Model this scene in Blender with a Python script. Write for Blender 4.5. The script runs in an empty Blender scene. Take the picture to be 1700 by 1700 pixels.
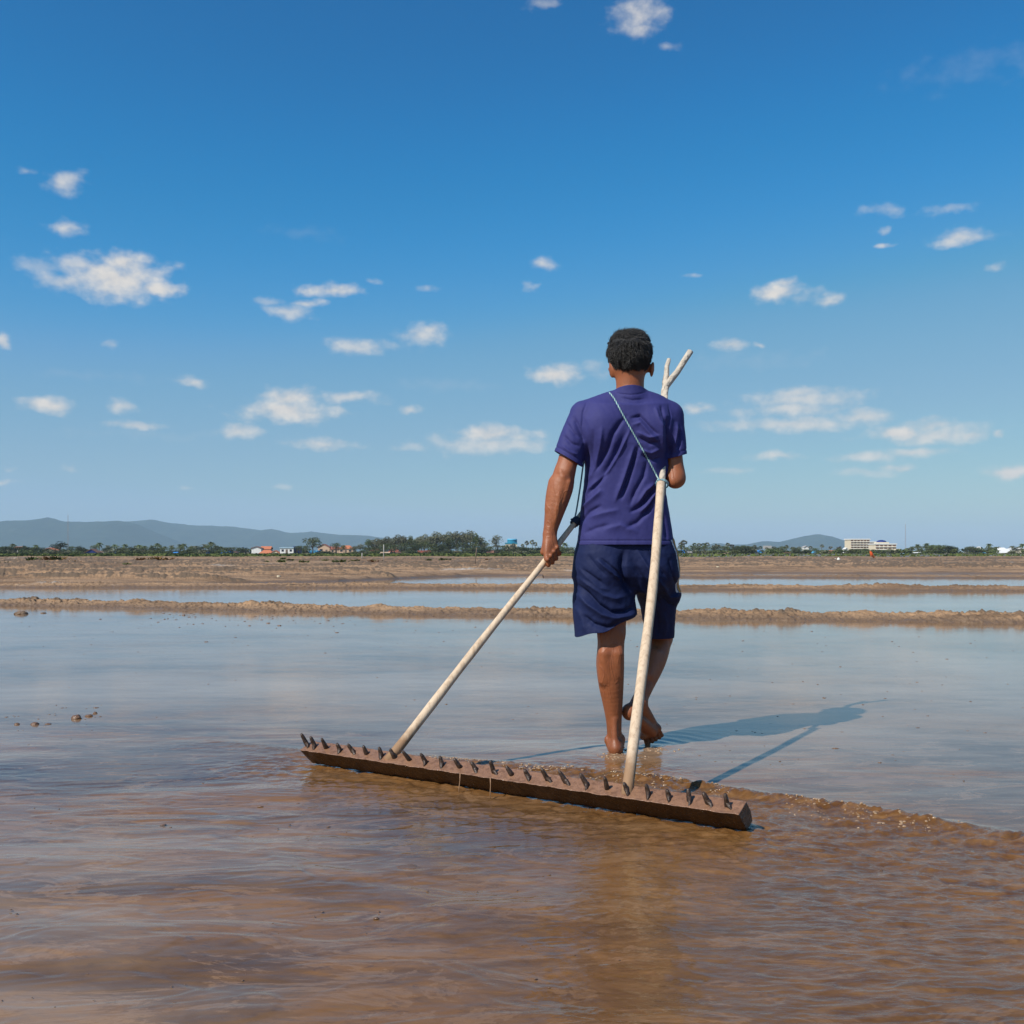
HAZE = 7.5e-5
import bpy, bmesh, math, random
import numpy as np
from mathutils import Vector, Matrix
R = math.radians
random.seed(7)
S = bpy.context.scene
COL = S.collection
CAMH, HY, F = 0.80, 916.0, 1700.0      # eye height, horizon row and focal length measured on the photograph

def P(x, y, d):                         # image pixel cast from the camera to distance d -> place in metres
    return Vector(((x - 850) * d / F, d, CAMH + (HY - y) * d / F))
def G(x, y):                            # same, for something standing on the flat pan
    return P(x, y, CAMH * F / (y - HY))

# ---------------------------------------------------------------- object helpers
def tag(o, label=None, cat=None, group=None, kind=None):
    if label: o['label'] = label
    if cat: o['category'] = cat
    if group: o['group'] = group
    if kind: o['kind'] = kind
    return o
def empty(name, loc=(0, 0, 0), rz=0.0):
    o = bpy.data.objects.new(name, None); COL.objects.link(o)
    o.location = loc; o.rotation_euler = (0, 0, rz); return o
def mesh_obj(name, verts, faces, mat, parent=None, smooth=True, loc=(0, 0, 0)):
    me = bpy.data.meshes.new(name)
    if isinstance(verts, np.ndarray) and isinstance(faces, np.ndarray):
        n, k = faces.shape
        me.vertices.add(len(verts)); me.vertices.foreach_set('co', np.ascontiguousarray(verts, dtype=np.float32).ravel())
        me.loops.add(n * k); me.loops.foreach_set('vertex_index', np.ascontiguousarray(faces, dtype=np.int32).ravel())
        me.polygons.add(n); me.polygons.foreach_set('loop_start', np.arange(0, n * k, k, dtype=np.int32))
        me.update(calc_edges=True); me.validate()
    else:
        me.from_pydata([tuple(v) for v in verts], [], [tuple(f) for f in faces]); me.update()
    if smooth: me.polygons.foreach_set('use_smooth', [True] * len(me.polygons))
    for m in (mat if isinstance(mat, (list, tuple)) else [mat]): me.materials.append(m)
    o = bpy.data.objects.new(name, me); COL.objects.link(o); o.location = loc
    if parent is not None: o.parent = parent
    return o
class MB:
    "collects shapes, builds one mesh object"
    def __init__(s): s.v = []; s.f = []
    def add(s, v, f):
        n = len(s.v); s.v += [Vector(p) for p in v]; s.f += [tuple(i + n for i in q) for q in f]; return s
    def box(s, x0, x1, y0, y1, z0, z1, M=None):
        v = [Vector((x, y, z)) for z in (z0, z1) for y in (y0, y1) for x in (x0, x1)]
        if M: v = [M @ p for p in v]
        return s.add(v, [(0, 2, 3, 1), (4, 5, 7, 6), (0, 1, 5, 4), (2, 6, 7, 3), (0, 4, 6, 2), (1, 3, 7, 5)])
    def prism(s, prof, a, b, ax='x'):     # gable or other profile (u, z) swept from a to b
        n = len(prof); v = []
        for t in (a, b):
            for u, z in prof: v.append((t, u, z) if ax == 'x' else (u, t, z))
        return s.add(v, [tuple(range(n))[::-1], tuple(range(n, 2 * n))] + [(i, (i + 1) % n, n + (i + 1) % n, n + i) for i in range(n)])
    def tube(s, pts, rad, n=10, cap=True, jit=0, seed=0):
        rnd = random.Random(seed); pts = [Vector(p) for p in pts]; rad = rad if isinstance(rad, (list, tuple)) else [rad] * len(pts)
        v = []; up = Vector((0.1, 0.2, 1)).normalized()
        for i, p in enumerate(pts):
            t = (pts[min(i + 1, len(pts) - 1)] - pts[max(i - 1, 0)]).normalized()
            if abs(t.dot(up)) > .98: up = Vector((1, 0, .1)).normalized()
            a = t.cross(up).normalized(); b = t.cross(a)
            for k in range(n):
                w = 2 * math.pi * k / n; r = rad[i] * (1 + rnd.uniform(-jit, jit))
                v.append(p + (a * math.cos(w) + b * math.sin(w)) * r)
        f = [(i * n + k, i * n + (k + 1) % n, (i + 1) * n + (k + 1) % n, (i + 1) * n + k) for i in range(len(pts) - 1) for k in range(n)]
        if cap: f += [tuple(range(n))[::-1], tuple(range((len(pts) - 1) * n, len(pts) * n))]
        return s.add(v, f)
    def build(s, name, mat, parent=None, smooth=False, loc=(0, 0, 0)):
        return mesh_obj(name, s.v, s.f, mat, parent, smooth, loc)

# ---------------------------------------------------------------- numpy noise
def _h(ix, iy, seed):
    h = (ix.astype(np.int64) * 374761393 + iy.astype(np.int64) * 668265263 + seed * 1442695041) & 0xffffffff
    h = ((h ^ (h >> 13)) * 1274126177) & 0xffffffff
    return (h ^ (h >> 16)) & 0xffff
def perlin(x, y, seed=0):
    x = np.asarray(x, dtype=np.float64); y = np.asarray(y, dtype=np.float64)
    ix = np.floor(x); iy = np.floor(y); fx = x - ix; fy = y - iy
    u = fx * fx * fx * (fx * (fx * 6 - 15) + 10); w = fy * fy * fy * (fy * (fy * 6 - 15) + 10)
    def g(a, b, dx, dy):
        t = _h(a, b, seed) * (2 * np.pi / 65536.0); return np.cos(t) * dx + np.sin(t) * dy
    n00 = g(ix, iy, fx, fy); n10 = g(ix + 1, iy, fx - 1, fy); n01 = g(ix, iy + 1, fx, fy - 1); n11 = g(ix + 1, iy + 1, fx - 1, fy - 1)
    return ((n00 * (1 - u) + n10 * u) * (1 - w) + (n01 * (1 - u) + n11 * u) * w) * 1.5
def fbm(x, y, o=4, seed=0, g=.5):
    s = 0; a = 1.0; t = 0
    for i in range(o):
        s = s + a * perlin(x * 2 ** i, y * 2 ** i, seed + i * 17); t += a; a *= g
    return s / t
def sstep(a, b, x):
    t = np.clip((x - a) / (b - a), 0, 1); return t * t * (3 - 2 * t)
def polyline_dist(x, y, pts):
    "distance to a polyline, sign (+ on the camera side: lower y), and arc position"
    best = np.full(np.shape(x), 1e9); sg = np.zeros(np.shape(x)); arc = np.zeros(np.shape(x)); L = 0
    for (ax, ay), (bx, by) in zip(pts[:-1], pts[1:]):
        dx, dy = bx - ax, by - ay; l = math.hypot(dx, dy)
        t = np.clip(((x - ax) * dx + (y - ay) * dy) / l ** 2, 0, 1)
        d = np.hypot(x - ax - t * dx, y - ay - t * dy); m = d < best
        best = np.where(m, d, best); sg = np.where(m, np.sign(dy * (x - ax) - dx * (y - ay)), sg); arc = np.where(m, L + t * l, arc); L += l
    return best, sg, arc
def grid(xs, ys, zf, name, mat, extra=None):
    X, Y = np.meshgrid(xs, ys); Z = zf(X, Y) if callable(zf) else zf
    return surf(X, Y, Z, name, mat, extra)
def surf(X, Y, Z, name, mat, extra=None, **kw):
    m, n = X.shape
    v = np.stack([X, Y, Z], -1).reshape(-1, 3)
    i = np.arange(m * n).reshape(m, n)
    f = np.stack([i[:-1, :-1], i[:-1, 1:], i[1:, 1:], i[1:, :-1]], -1).reshape(-1, 4)
    o = mesh_obj(name, v, f, mat, **kw)
    for k, a in (extra or {}).items():
        at = o.data.attributes.new(k, 'FLOAT', 'POINT'); at.data.foreach_set('value', np.ascontiguousarray(a, dtype=np.float32).ravel())
    return o

# ---------------------------------------------------------------- materials
class NT:
    def __init__(s, name):
        s.m = bpy.data.materials.new(name); s.m.use_nodes = True; s.t = s.m.node_tree
        s.b = s.t.nodes['Principled BSDF']; s.out = s.t.nodes['Material Output']
    def n(s, kind, **kw):
        nd = s.t.nodes.new(kind)
        for k, v in kw.items():
            if k.startswith('_'): setattr(nd, k[1:], v)
            else: nd.inputs[k.replace('__', ' ')].default_value = v
        return nd
    def l(s, a, b): s.t.links.new(a, b)
    def noise(s, scale, detail=4, rough=.55, vec=None, dist=0, stretch=None):
        nd = s.n('ShaderNodeTexNoise', Scale=scale, Detail=detail, Roughness=rough, Distortion=dist)
        if vec is None:
            tc = s.n('ShaderNodeTexCoord'); vec = tc.outputs['Object']
        if stretch:
            mp = s.n('ShaderNodeMapping'); mp.inputs['Scale'].default_value = stretch; s.l(vec, mp.inputs['Vector']); vec = mp.outputs[0]
        s.l(vec, nd.inputs['Vector']); return nd.outputs['Fac']
    def ramp(s, fac, stops):
        r = s.n('ShaderNodeValToRGB'); e = r.color_ramp.elements
        while len(e) < len(stops): e.new(.5)
        for i, (p, c) in enumerate(stops):
            e[i].position = p; e[i].color = (c, c, c, 1) if not hasattr(c, '__len__') else (*c[:3], 1)
        s.l(fac, r.inputs[0]); return r.outputs[0]
    def mix(s, fac, a, b, mode='MIX'):
        m = s.n('ShaderNodeMix', _data_type='RGBA', _blend_type=mode)
        for i, v in ((0, fac), (6, a), (7, b)):
            if hasattr(v, 'is_linked'): s.l(v, m.inputs[i])
            else: m.inputs[i].default_value = v if i == 0 else (*v[:3], 1)
        return m.outputs[2]
    def math(s, op, a, b=None, c=None, clamp=False):
        m = s.n('ShaderNodeMath', _operation=op, _use_clamp=clamp)
        for i, v in enumerate((a, b, c)):
            if v is None: continue
            if hasattr(v, 'is_linked'): s.l(v, m.inputs[i])
            else: m.inputs[i].default_value = v
        return m.outputs[0]
    def bump(s, h, strength=.3, dist=.01, normal=None):
        b = s.n('ShaderNodeBump', Strength=strength, Distance=dist); s.l(h, b.inputs['Height'])
        if normal is not None: s.l(normal, b.inputs['Normal'])
        s.l(b.outputs[0], s.b.inputs['Normal']); return b.outputs[0]
    def col(s, c):
        if hasattr(c, 'is_linked'): s.l(c, s.b.inputs['Base Color'])
        else: s.b.inputs['Base Color'].default_value = (*c[:3], 1)
    def set(s, **kw):
        for k, v in kw.items():
            i = s.b.inputs[k.replace('__', ' ')]
            if hasattr(v, 'is_linked'): s.l(v, i)
            else: i.default_value = v
        return s
def simple(name, c, rough=.7, var=.25, scale=6, spec=.3, bump=0):
    t = NT(name); n = t.noise(scale, 4)
    t.col(t.mix(n, tuple(x * (1 - var) for x in c), tuple(min(1, x * (1 + var)) for x in c)))
    t.set(Roughness=rough, Specular__IOR__Level=spec)
    if bump: t.bump(n, bump, .02)
    return t.m

# ---------------------------------------------------------------- camera, sun, sky
cam = bpy.data.objects.new('camera', bpy.data.cameras.new('camera')); COL.objects.link(cam)
cam.data.sensor_width = 36; cam.data.lens = 36 * F / 1700; cam.data.shift_y = (HY - 850) / 1700.0
cam.location = (0, 0, CAMH); cam.rotation_euler = (R(90), 0, 0)
cam.data.clip_start = .05; cam.data.clip_end = 60000
S.camera = cam
S.view_settings.view_transform = 'Standard'; S.view_settings.look = 'None'; S.view_settings.gamma = 1; S.view_settings.exposure = 0
S.view_settings.use_curve_mapping = False
S.cycles.max_bounces = 6; S.cycles.volume_bounces = 1; S.cycles.transparent_max_bounces = 8
S.cycles.use_denoising = True
SUN = Vector((-.75, -.66, 1.0)).normalized()
el = math.asin(SUN.z); az = math.atan2(SUN.x, SUN.y)
sl = bpy.data.lights.new('sun', 'SUN'); sl.energy = 5.0; sl.angle = R(.53); sl.color = (1, .95, .87)
so = bpy.data.objects.new('sun', sl); COL.objects.link(so); so.rotation_euler = (-SUN).to_track_quat('-Z', 'Y').to_euler(); so.location = SUN * 50

W = bpy.data.worlds.new('World'); S.world = W; W.use_nodes = True
wt = W.node_tree; bg = wt.nodes['Background']
w = NT.__new__(NT); w.t = wt; w.m = None
sky = w.n('ShaderNodeTexSky', _sky_type='NISHITA', _sun_disc=False, _sun_elevation=el, _sun_rotation=az, _altitude=0, _air_density=1.0, _dust_density=.6, _ozone_density=3.0)
tc = w.n('ShaderNodeTexCoord'); D = tc.outputs['Generated']
sp = w.n('ShaderNodeSeparateXYZ'); w.l(D, sp.inputs[0])
azn = w.math('ARCTAN2', sp.outputs[0], sp.outputs[1]); eln = w.math('ARCSINE', sp.outputs[2])
cv = w.n('ShaderNodeCombineXYZ'); w.l(azn, cv.inputs[0]); w.l(eln, cv.inputs[1])
ae = cv.outputs[0]
def vmath(op, a, b=None):
    m = w.n('ShaderNodeVectorMath', _operation=op)
    for i, v in enumerate((a, b)):
        if v is None: continue
        if hasattr(v, 'is_linked'): w.l(v, m.inputs[i])
        else: m.inputs[i].default_value = v
    return m
def wnoise(scale, detail, rough, stretch, off=(0, 0, 0), color=False):
    mp = w.n('ShaderNodeMapping'); mp.inputs['Scale'].default_value = stretch; mp.inputs['Location'].default_value = off; w.l(ae, mp.inputs['Vector'])
    nd = w.n('ShaderNodeTexNoise', Scale=scale, Detail=detail, Roughness=rough); w.l(mp.outputs[0], nd.inputs['Vector'])
    return nd.outputs['Color' if color else 'Fac']
wv = vmath('SUBTRACT', wnoise(26, 3, .55, (1, 1.6, 1), color=True), (.5, .5, .5)).outputs[0]
wv = vmath('MULTIPLY', wv, (.032, .014, 0)).outputs[0]
aew = vmath('ADD', ae, wv).outputs[0]
CLOUDS = [  # pixel position of each cloud on the photograph (column, row), half size, thickness class
 (107,302,34,17,1),(112,377,28,13,1),(38,286,15,6,2),(190,462,100,33,0),(262,478,48,15,0),(110,465,56,16,1),(60,440,50,12,2),(205,438,52,20,0),(130,440,40,16,1),
 (550,483,50,12,0),(482,518,38,16,1),(455,503,34,8,2),(510,503,24,7,1),(595,573,52,12,1),(706,560,42,18,1),(720,552,26,12,1),(708,480,16,6,2),(908,438,24,12,1),(878,480,11,9,2),
 (922,623,40,15,0),(930,612,22,12,1),(990,612,34,13,2),(4,565,13,12,1),(187,573,12,9,2),(318,635,22,9,1),(75,672,44,12,0),(200,671,23,12,1),(222,707,50,9,1),
 (475,682,80,20,0),(485,662,52,16,0),(580,660,66,9,1),(398,718,40,12,1),(533,736,50,9,1),(682,682,20,6,1),(682,741,32,7,2),(812,738,104,15,1),(815,722,70,14,0),
 (1060,22,42,32,1),(1062,44,26,14,1),(1108,78,17,8,2),(905,4,25,8,2),(1288,486,38,15,0),(1300,470,20,9,1),(1382,497,22,9,1),(1335,495,40,10,2),(1602,392,52,13,1),(1575,402,32,9,1),
 (1470,348,38,10,2),(1570,350,38,9,2),(1475,404,15,5,1),(1472,383,10,7,2),(1212,574,30,8,1),(1262,575,11,6,1),(1165,679,32,8,1),(1325,664,108,16,1),(1330,655,60,12,1),(1310,680,90,12,1),(1320,702,130,13,1),(1435,690,60,10,1),
 (1545,722,106,15,1),(1490,720,54,14,0),(1540,708,50,12,1),(1612,722,46,12,1),(1440,760,62,8,1),(1525,752,64,8,1),(1285,759,54,7,1),(1445,784,56,6,2),(1490,776,30,6,1),
 (1680,782,40,11,0),(1668,719,13,7,1),(118,775,14,6,2),(8,800,18,5,1),(310,808,13,4,2),(467,808,16,4,2),(15,780,9,5,2),(1215,782,40,5,2),(1665,440,18,7,2),(170,625,120,8,3),(250,722,140,8,3),(1620,110,120,30,3),(500,390,60,10,3),(1150,456,16,4,2),(740,640,80,10,3),(1240,600,120,16,3),(620,470,14,5,2)]
fields = {}
for cx, cy, rx, ry, cl in CLOUDS:
    dx, dz = (cx - 850) / F, (HY - cy) / F
    a0 = math.atan(dx); e0 = math.atan(dz / math.hypot(1, dx))
    ka = 1 / (1 + dx * dx) / F; ke = 1 / math.hypot(1, dx) / (1 + dz * dz / (1 + dx * dx)) / F
    v = vmath('MULTIPLY', vmath('SUBTRACT', aew, (a0, e0, 0)).outputs[0], (1 / (rx * 1.42 * ka), 1 / (ry * 1.5 * ke), 0))
    ln = vmath('LENGTH', v.outputs[0]).outputs['Value']
    fields[cl] = ln if cl not in fields else w.math('MINIMUM', fields[cl], ln)
fine = wnoise(62, 6, .50, (1, 1.35, 1), (3, 1, 0)); mid = wnoise(26, 5, .5, (1, 1.8, 1), (7, 4, 0))
det = w.math('ADD', w.math('MULTIPLY', w.math('SUBTRACT', fine, .5), 1.25), w.math('MULTIPLY', w.math('SUBTRACT', mid, .5), .8))
alpha = None
for cl, (soft, amt, op) in {0: (.95, .85, .96), 1: (1.15, 1.0, .76), 2: (1.1, 1.4, .36), 3: (1.3, 1.6, .07)}.items():
    f = w.math('ADD', w.math('SUBTRACT', 1.0, fields[cl]), w.math('MULTIPLY', det, amt))
    mr = w.n('ShaderNodeMapRange', _interpolation_type='SMOOTHSTEP'); mr.inputs[1].default_value = .02; mr.inputs[2].default_value = soft; w.l(f, mr.inputs[0])
    a = w.math('MULTIPLY', mr.outputs[0], op)
    alpha = a if alpha is None else w.math('MAXIMUM', alpha, a)
front = w.n('ShaderNodeMapRange'); front.inputs[1].default_value = 1.4; front.inputs[2].default_value = 1.2; w.l(w.math('ABSOLUTE', azn), front.inputs[0])
alpha = w.math('MULTIPLY', alpha, front.outputs[0])
cs = w.mix(1.0, sky.outputs[0], (.1, .1, .1), 'MULTIPLY')
rc = w.n('ShaderNodeRGBCurve')
for ci, pts in ((0, [(0, 0), (.10, .012), (.14, .020), (.19, .070), (.235, .150), (.33, .235), (.45, .31), (1, .8)]),
                (1, [(0, 0), (.17, .140), (.23, .218), (.30, .300), (.37, .37), (.53, .465), (1, .85)]),
                (2, [(0, 0), (.32, .40), (.40, .53), (.50, .62), (.56, .60), (1, .87)])):
    c = rc.mapping.curves[ci]
    while len(c.points) < len(pts): c.points.new(.5, .5)
    for q, (x_, y_) in zip(c.points, pts): q.location = (x_, y_)
rc.mapping.update(); w.l(cs, rc.inputs['Color'])
skyc = w.mix(1.0, rc.outputs[0], (10, 10, 10), 'MULTIPLY')
cshade = w.math('ADD', w.math('MULTIPLY', w.math('SUBTRACT', fine, .5), 1.2), .75, clamp=True)
ccol = w.mix(cshade, (5.0, 5.0, 5.3), (8.0, 7.6, 7.1))
mx = w.mix(alpha, skyc, ccol)
w.l(mx, bg.inputs[0]); bg.inputs[1].default_value = .1
W.cycles.sampling_method = 'MANUAL'; W.cycles.sample_map_resolution = 512
# ================================================================ TERRAIN AND WATER
def water_material():
    t = NT('silty_water'); tcn = t.n('ShaderNodeTexCoord'); ob = tcn.outputs['Object']
    at = t.n('ShaderNodeAttribute', _attribute_name='stirred'); st = at.outputs['Fac']
    big = t.noise(.85, 6, .62, stretch=(1, 2.2, 1), dist=.7); fine = t.noise(6, 10, .72, stretch=(1, 2.4, 1), dist=.9)
    calm = t.ramp(t.math('ADD', t.math('MULTIPLY', big, .75), t.math('MULTIPLY', fine, .25)),
                  [(.38, (.085, .049, .026)), (.455, (.128, .070, .034)), (.50, (.158, .083, .036)), (.545, (.225, .108, .036)), (.60, (.168, .100, .056))])
    calm = t.mix(t.ramp(t.noise(11, 8, .75, stretch=(1, 2.8, 1), dist=1.2), [(.57, 0), (.60, .55), (.66, .7)]), calm, (.085, .052, .034))
    calm = t.mix(t.ramp(t.noise(2.6, 9, .7, stretch=(1, 2.6, 1), dist=1.6), [(.54, 0), (.565, .6), (.62, .3), (.64, 0)]), calm, (.30, .175, .095))
    silt = t.n('ShaderNodeAttribute', _attribute_name='silt')
    calm = t.mix(silt.outputs['Fac'], calm, (.33, .24, .17))
    roil = t.ramp(t.noise(9, 6, .65, stretch=(1, 2.2, 1), dist=1.2), [(.3, (.082, .034, .009)), (.5, (.152, .069, .020)), (.7, (.235, .122, .048))])
    dark = t.ramp(t.noise(3.2, 6, .7, stretch=(1, 2.4, 1), dist=1.5), [(.60, 0), (.70, .75)])
    c = t.mix(st, calm, roil); c = t.mix(t.math('MULTIPLY', dark, t.math('MULTIPLY', st, .9)), c, (.060, .052, .040))
    t.col(c)
    t.set(Roughness=t.math('ADD', t.ramp(t.noise(4, 4, .6, stretch=(1, 3, 1)), [(.3, .008), (.7, .022)]), t.math('MULTIPLY', t.ramp(t.noise(1.7, 5, .6, stretch=(1, 2.4, 1), dist=.5), [(.52, 0), (.60, .06)]), t.math('SUBTRACT', 1.0, st))), IOR=1.36, Specular__IOR__Level=.5)
    r1 = t.noise(46, 4, .6, stretch=(1, 2.6, 1), dist=.8); r2 = t.noise(150, 3, .6, stretch=(1, 2.2, 1))
    h = t.math('ADD', t.math('MULTIPLY', r1, .0030), t.math('MULTIPLY', r2, .0003))
    ch = t.n('ShaderNodeAttribute', _attribute_name='chop'); h = t.math('MULTIPLY', h, t.math('ADD', t.math('MULTIPLY', ch.outputs['Fac'], .95), .075))
    t.bump(h, 1.0, 1.0)
    return t.m
M_water = water_material()

WAKE = [(-1.25, 4.35), (-.8, 4.12), (-.35, 4.0), (0, 3.86), (.53, 3.62), (.785, 3.40), (1.04, 3.23), (1.42, 2.90), (2.1, 2.2), (3.0, 1.0)]
BARL, BARR = (-.783, 3.80), (.625, 2.87)
def water_fields(X, Y, full=False):
    d, sg, arc = polyline_dist(X, Y, WAKE); s = d * sg
    wob = fbm(X * 3, Y * 5, 5, 5) * .16
    inside = sstep(-.02, .05, s + wob * .35)
    right = sstep(-.15, .75, X + wob)
    barD, _, _ = polyline_dist(X, Y, [BARL, BARR])
    near_bar = np.exp(-(barD / .16) ** 2)
    reach = np.exp(-np.clip(s, 0, 9) / (.30 + 1.1 * right)) * inside
    side = .35 * sstep(-1.7, -.9, X) + .65 * sstep(-1.0, -.6, X)
    stirred = np.clip(side * inside * (np.exp(-np.clip(s - .30, 0, 9) / .30) * .9) * (1 - .3 * right) + right * inside * (.38 + .45 * np.exp(-np.clip(s - .35, 0, 9) / .5)), 0, 1)
    trail = sstep(0, .5, 3.6 - Y) * np.exp(-((X - .08 - .05 * (3 - Y)) / .62) ** 2) * .45
    stirred = np.clip(np.maximum(stirred, trail) + fbm(X * 2.1, Y * 4.5, 5, 21) * .75 * inside * np.clip(.2 + reach + .6 * right, 0, 1), 0, 1)
    # height
    w1 = fbm(X * .9, Y * 1.6, 3, 31); xw = X + .10 * w1 + .05 * fbm(X * 4, Y * 6, 2, 41); yw = Y + .08 * fbm(X * 1.4, Y * 2.2, 3, 33)
    calm = .0026 * fbm(xw * 1.6, yw * 6.0, 4, 51) + .0005 * fbm(xw * 7, yw * 26, 3, 53)
    rid = 1 - np.abs(fbm(xw * 1.3 + 9, yw * 5.2, 2, 57)) * 4.0
    calm += .0003 * np.clip(rid, 0, 1) ** 3 * sstep(-.05, .25, fbm(X * .9, Y * 1.4, 2, 97))
    tn = fbm(X * .75 + .3 * w1, Y * 2.1 + .2 * w1, 4, 98) * 7; tf_ = tn - np.floor(tn); calm += .0011 * (np.floor(tn) + sstep(.42, .60, tf_)) + .0011 * (np.floor(tn * 2.3) + sstep(.35, .65, tn * 2.3 - np.floor(tn * 2.3))) * sstep(-.25, .2, fbm(X * .8 + 4, Y * 1.2, 2, 94)) * sstep(.0, .5, 5 - Y)
    calm *= (.18 + .82 * sstep(5.2, 2.6, Y)) * (.35 + .65 * sstep(1.2, .1, X) )
    edge_n = fbm(X * 1.5 + 3, Y * 3 + 1, 4, 61)
    calm += .0018 * sstep(.02, .09, edge_n) * sstep(4.3, 3.2, Y) * sstep(.3, -.6, X)
    rr = lambda k, a, sd: 1 - 2 * np.abs(fbm(xw * k, yw * k * a, 3, sd))
    rough = .0105 * (rr(5, 1.9, 71) - .6) + .0058 * (rr(13, 1.8, 73) - .6) + .0022 * fbm(xw * 38, yw * 60, 2, 75)
    gentle = .0030 * (1 - .5 * np.exp(-((X - .12) / .38) ** 2)) * rr(6, 3.4, 77) + .0022 * rr(13, 3.2, 79)
    turb = np.exp(-np.clip(s - .05, 0, 9) / (.20 + .55 * right)) * inside * side
    z = calm * (1 - .7 * inside * right) + rough * turb + gentle * inside * (.16 + .84 * right) * (1 - .5 * turb)
    ray = np.exp(-((s - .035) / .045) ** 2) * side
    z += ray * (.003 + .009 * rr(8, 1.2, 83) + .008 * rr(21, 1, 89)) * (.45 + .55 * right)
    for cxx, cyy, sg_ in ((.05, 3.76, .14), (.30, 3.80, .15), (.52, 3.72, .13), (.44, 4.0, .09), (.60, 4.16, .08)):
        z += .0045 * np.exp(-((X - cxx) ** 2 + (Y - cyy) ** 2) / sg_ ** 2) * (rr(14, 1.5, 86) + .5 * rr(34, 1.3, 88) - .6)
    z += near_bar * .008 * rr(10, 1.5, 85)
    swirl = np.exp(-((barD - .16) / .16) ** 2) * sstep(0, .1, s)
    z += swirl * .0045 * rr(6, 2.6, 95) + .0022 * swirl * rr(16, 2.2, 96)
    # ripples round the standing ankle, the lifted toes
    for fx, fy, am in ((.417, 4.07, .0025), (.58, 4.24, .0022)):
        r = np.hypot(X - fx, (Y - fy)); z += am * np.cos(r * 75 + 2 * fbm(X * 9, Y * 9, 2, 87)) * np.exp(-r / .13) * sstep(.02, .05, r)
    silt = np.clip(.40 * sstep(3.0, 5.0, Y) + .95 * fbm(X * .5, Y * .75, 5, 91) + .35 * fbm(X * 3, Y * 9, 4, 93), 0, 1) * (1 - np.clip(stirred, 0, 1))
    chop = np.clip(turb * 1.2 + ray + .28 * inside * right * (.4 + fbm(X * 2, Y * 3, 3, 99)), 0, 1)
    if full: return z, stirred, silt, chop
    return z, stirred, silt
def axis(stops):
    a = []
    for (x0, x1, d0, d1) in stops:
        x = x0
        while x < x1 - 1e-9:
            a.append(x); x += d0 + (d1 - d0) * (x - x0) / (x1 - x0)
    a.append(stops[-1][1]); return np.array(a)
xs = axis([(-60, -14, 4, 1), (-14, -4, .5, .06), (-4, -1.9, .03, .008), (-1.9, 1.9, .0052, .0052), (1.9, 4, .008, .03), (4, 14, .06, .5), (14, 60, 1, 4)])
ys = axis([(-8, 0, 1, .2), (0, 1.4, .1, .006), (1.4, 2.6, .0040, .0058), (2.6, 4.6, .0058, .011), (4.6, 9, .013, .05), (9, 17, .06, .2), (17, 44, .3, .8)])
X, Y = np.meshgrid(xs, ys); Z, ST, SI, CHP = water_fields(X, Y, True)
water = surf(X, Y, Z, 'water', M_water, {'stirred': ST, 'silt': SI, 'chop': CHP}); tag(water, kind='structure')

# ---- soil
def soil_material(name='salt_pan_soil', wet=True):
    t = NT(name); tcn = t.n('ShaderNodeTexCoord'); g = t.n('ShaderNodeNewGeometry'); sp = t.n('ShaderNodeSeparateXYZ'); t.l(g.outputs['Position'], sp.inputs[0])
    n1 = t.noise(1.3, 6, .6); n2 = t.noise(14, 5, .65)
    dry = t.mix(n1, (.31, .178, .095), (.46, .292, .168)); dry = t.mix(t.ramp(n2, [(.35, 0), (.65, .6)]), dry, (.235, .16, .10))
    wetc = t.mix(n2, (.125, .078, .045), (.215, .14, .085))
    mo = t.math('ADD', sp.outputs[2], t.math('MULTIPLY', t.math('SUBTRACT', t.noise(5, 4), .5), .05))
    f = t.n('ShaderNodeMapRange'); f.inputs[1].default_value = .020; f.inputs[2].default_value = .075; t.l(mo, f.inputs[0])
    dry = t.mix(t.ramp(t.noise(.9, 6, .72, stretch=(.22, 1.6, 1)), [(.50, 0), (.62, .85)]), dry, (.12, .075, .045)); dry = t.mix(t.ramp(t.noise(.30, 6, .75, stretch=(.16, 1.3, 1)), [(.50, 0), (.60, .75)]), dry, (.15, .09, .052)); dry = t.mix(t.ramp(t.noise(30, 4, .7), [(.54, 0), (.66, .7)]), dry, (.11, .075, .05))  # the two stretched noises paint dark ledge faces and shadow lines into the soil
    cru = t.n('ShaderNodeAttribute', _attribute_name='crust'); dry = t.mix(t.ramp(t.math('ADD', cru.outputs['Fac'], t.math('MULTIPLY', t.math('SUBTRACT', n2, .5), .5)), [(.30, 0), (.55, .85)]), dry, (.125, .090, .062))
    c = t.mix(f.outputs[0], wetc, dry)
    salt = t.ramp(t.noise(.35, 6, .7, stretch=(.5, 1.2, 1)), [(.62, 0), (.72, .55)])
    c = t.mix(t.math('MULTIPLY', salt, f.outputs[0]), c, (.62, .57, .52))
    t.col(c); t.set(Roughness=t.ramp(f.outputs[0], [(0, .35), (1, .95)]), Specular__IOR__Level=.3)
    t.bump(t.noise(30, 5, .65), .6, .03)
    return t.m
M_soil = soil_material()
def clods(X, Y, k, seed):
    c = np.clip(fbm(X * k, Y * k, 3, seed) * 2.2 + .2, 0, 1) ** 1.5
    c2 = np.clip(fbm(X * k * 2.9, Y * k * 2.9, 2, seed + 3) * 3.2 + .15, 0, 1) ** .7
    c3 = np.clip(fbm(X * k * 6.5, Y * k * 6.5, 2, seed + 9) * 3.2 + .1, 0, 1) ** .7
    return c * .42 + c2 * .36 + c3 * .22
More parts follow.
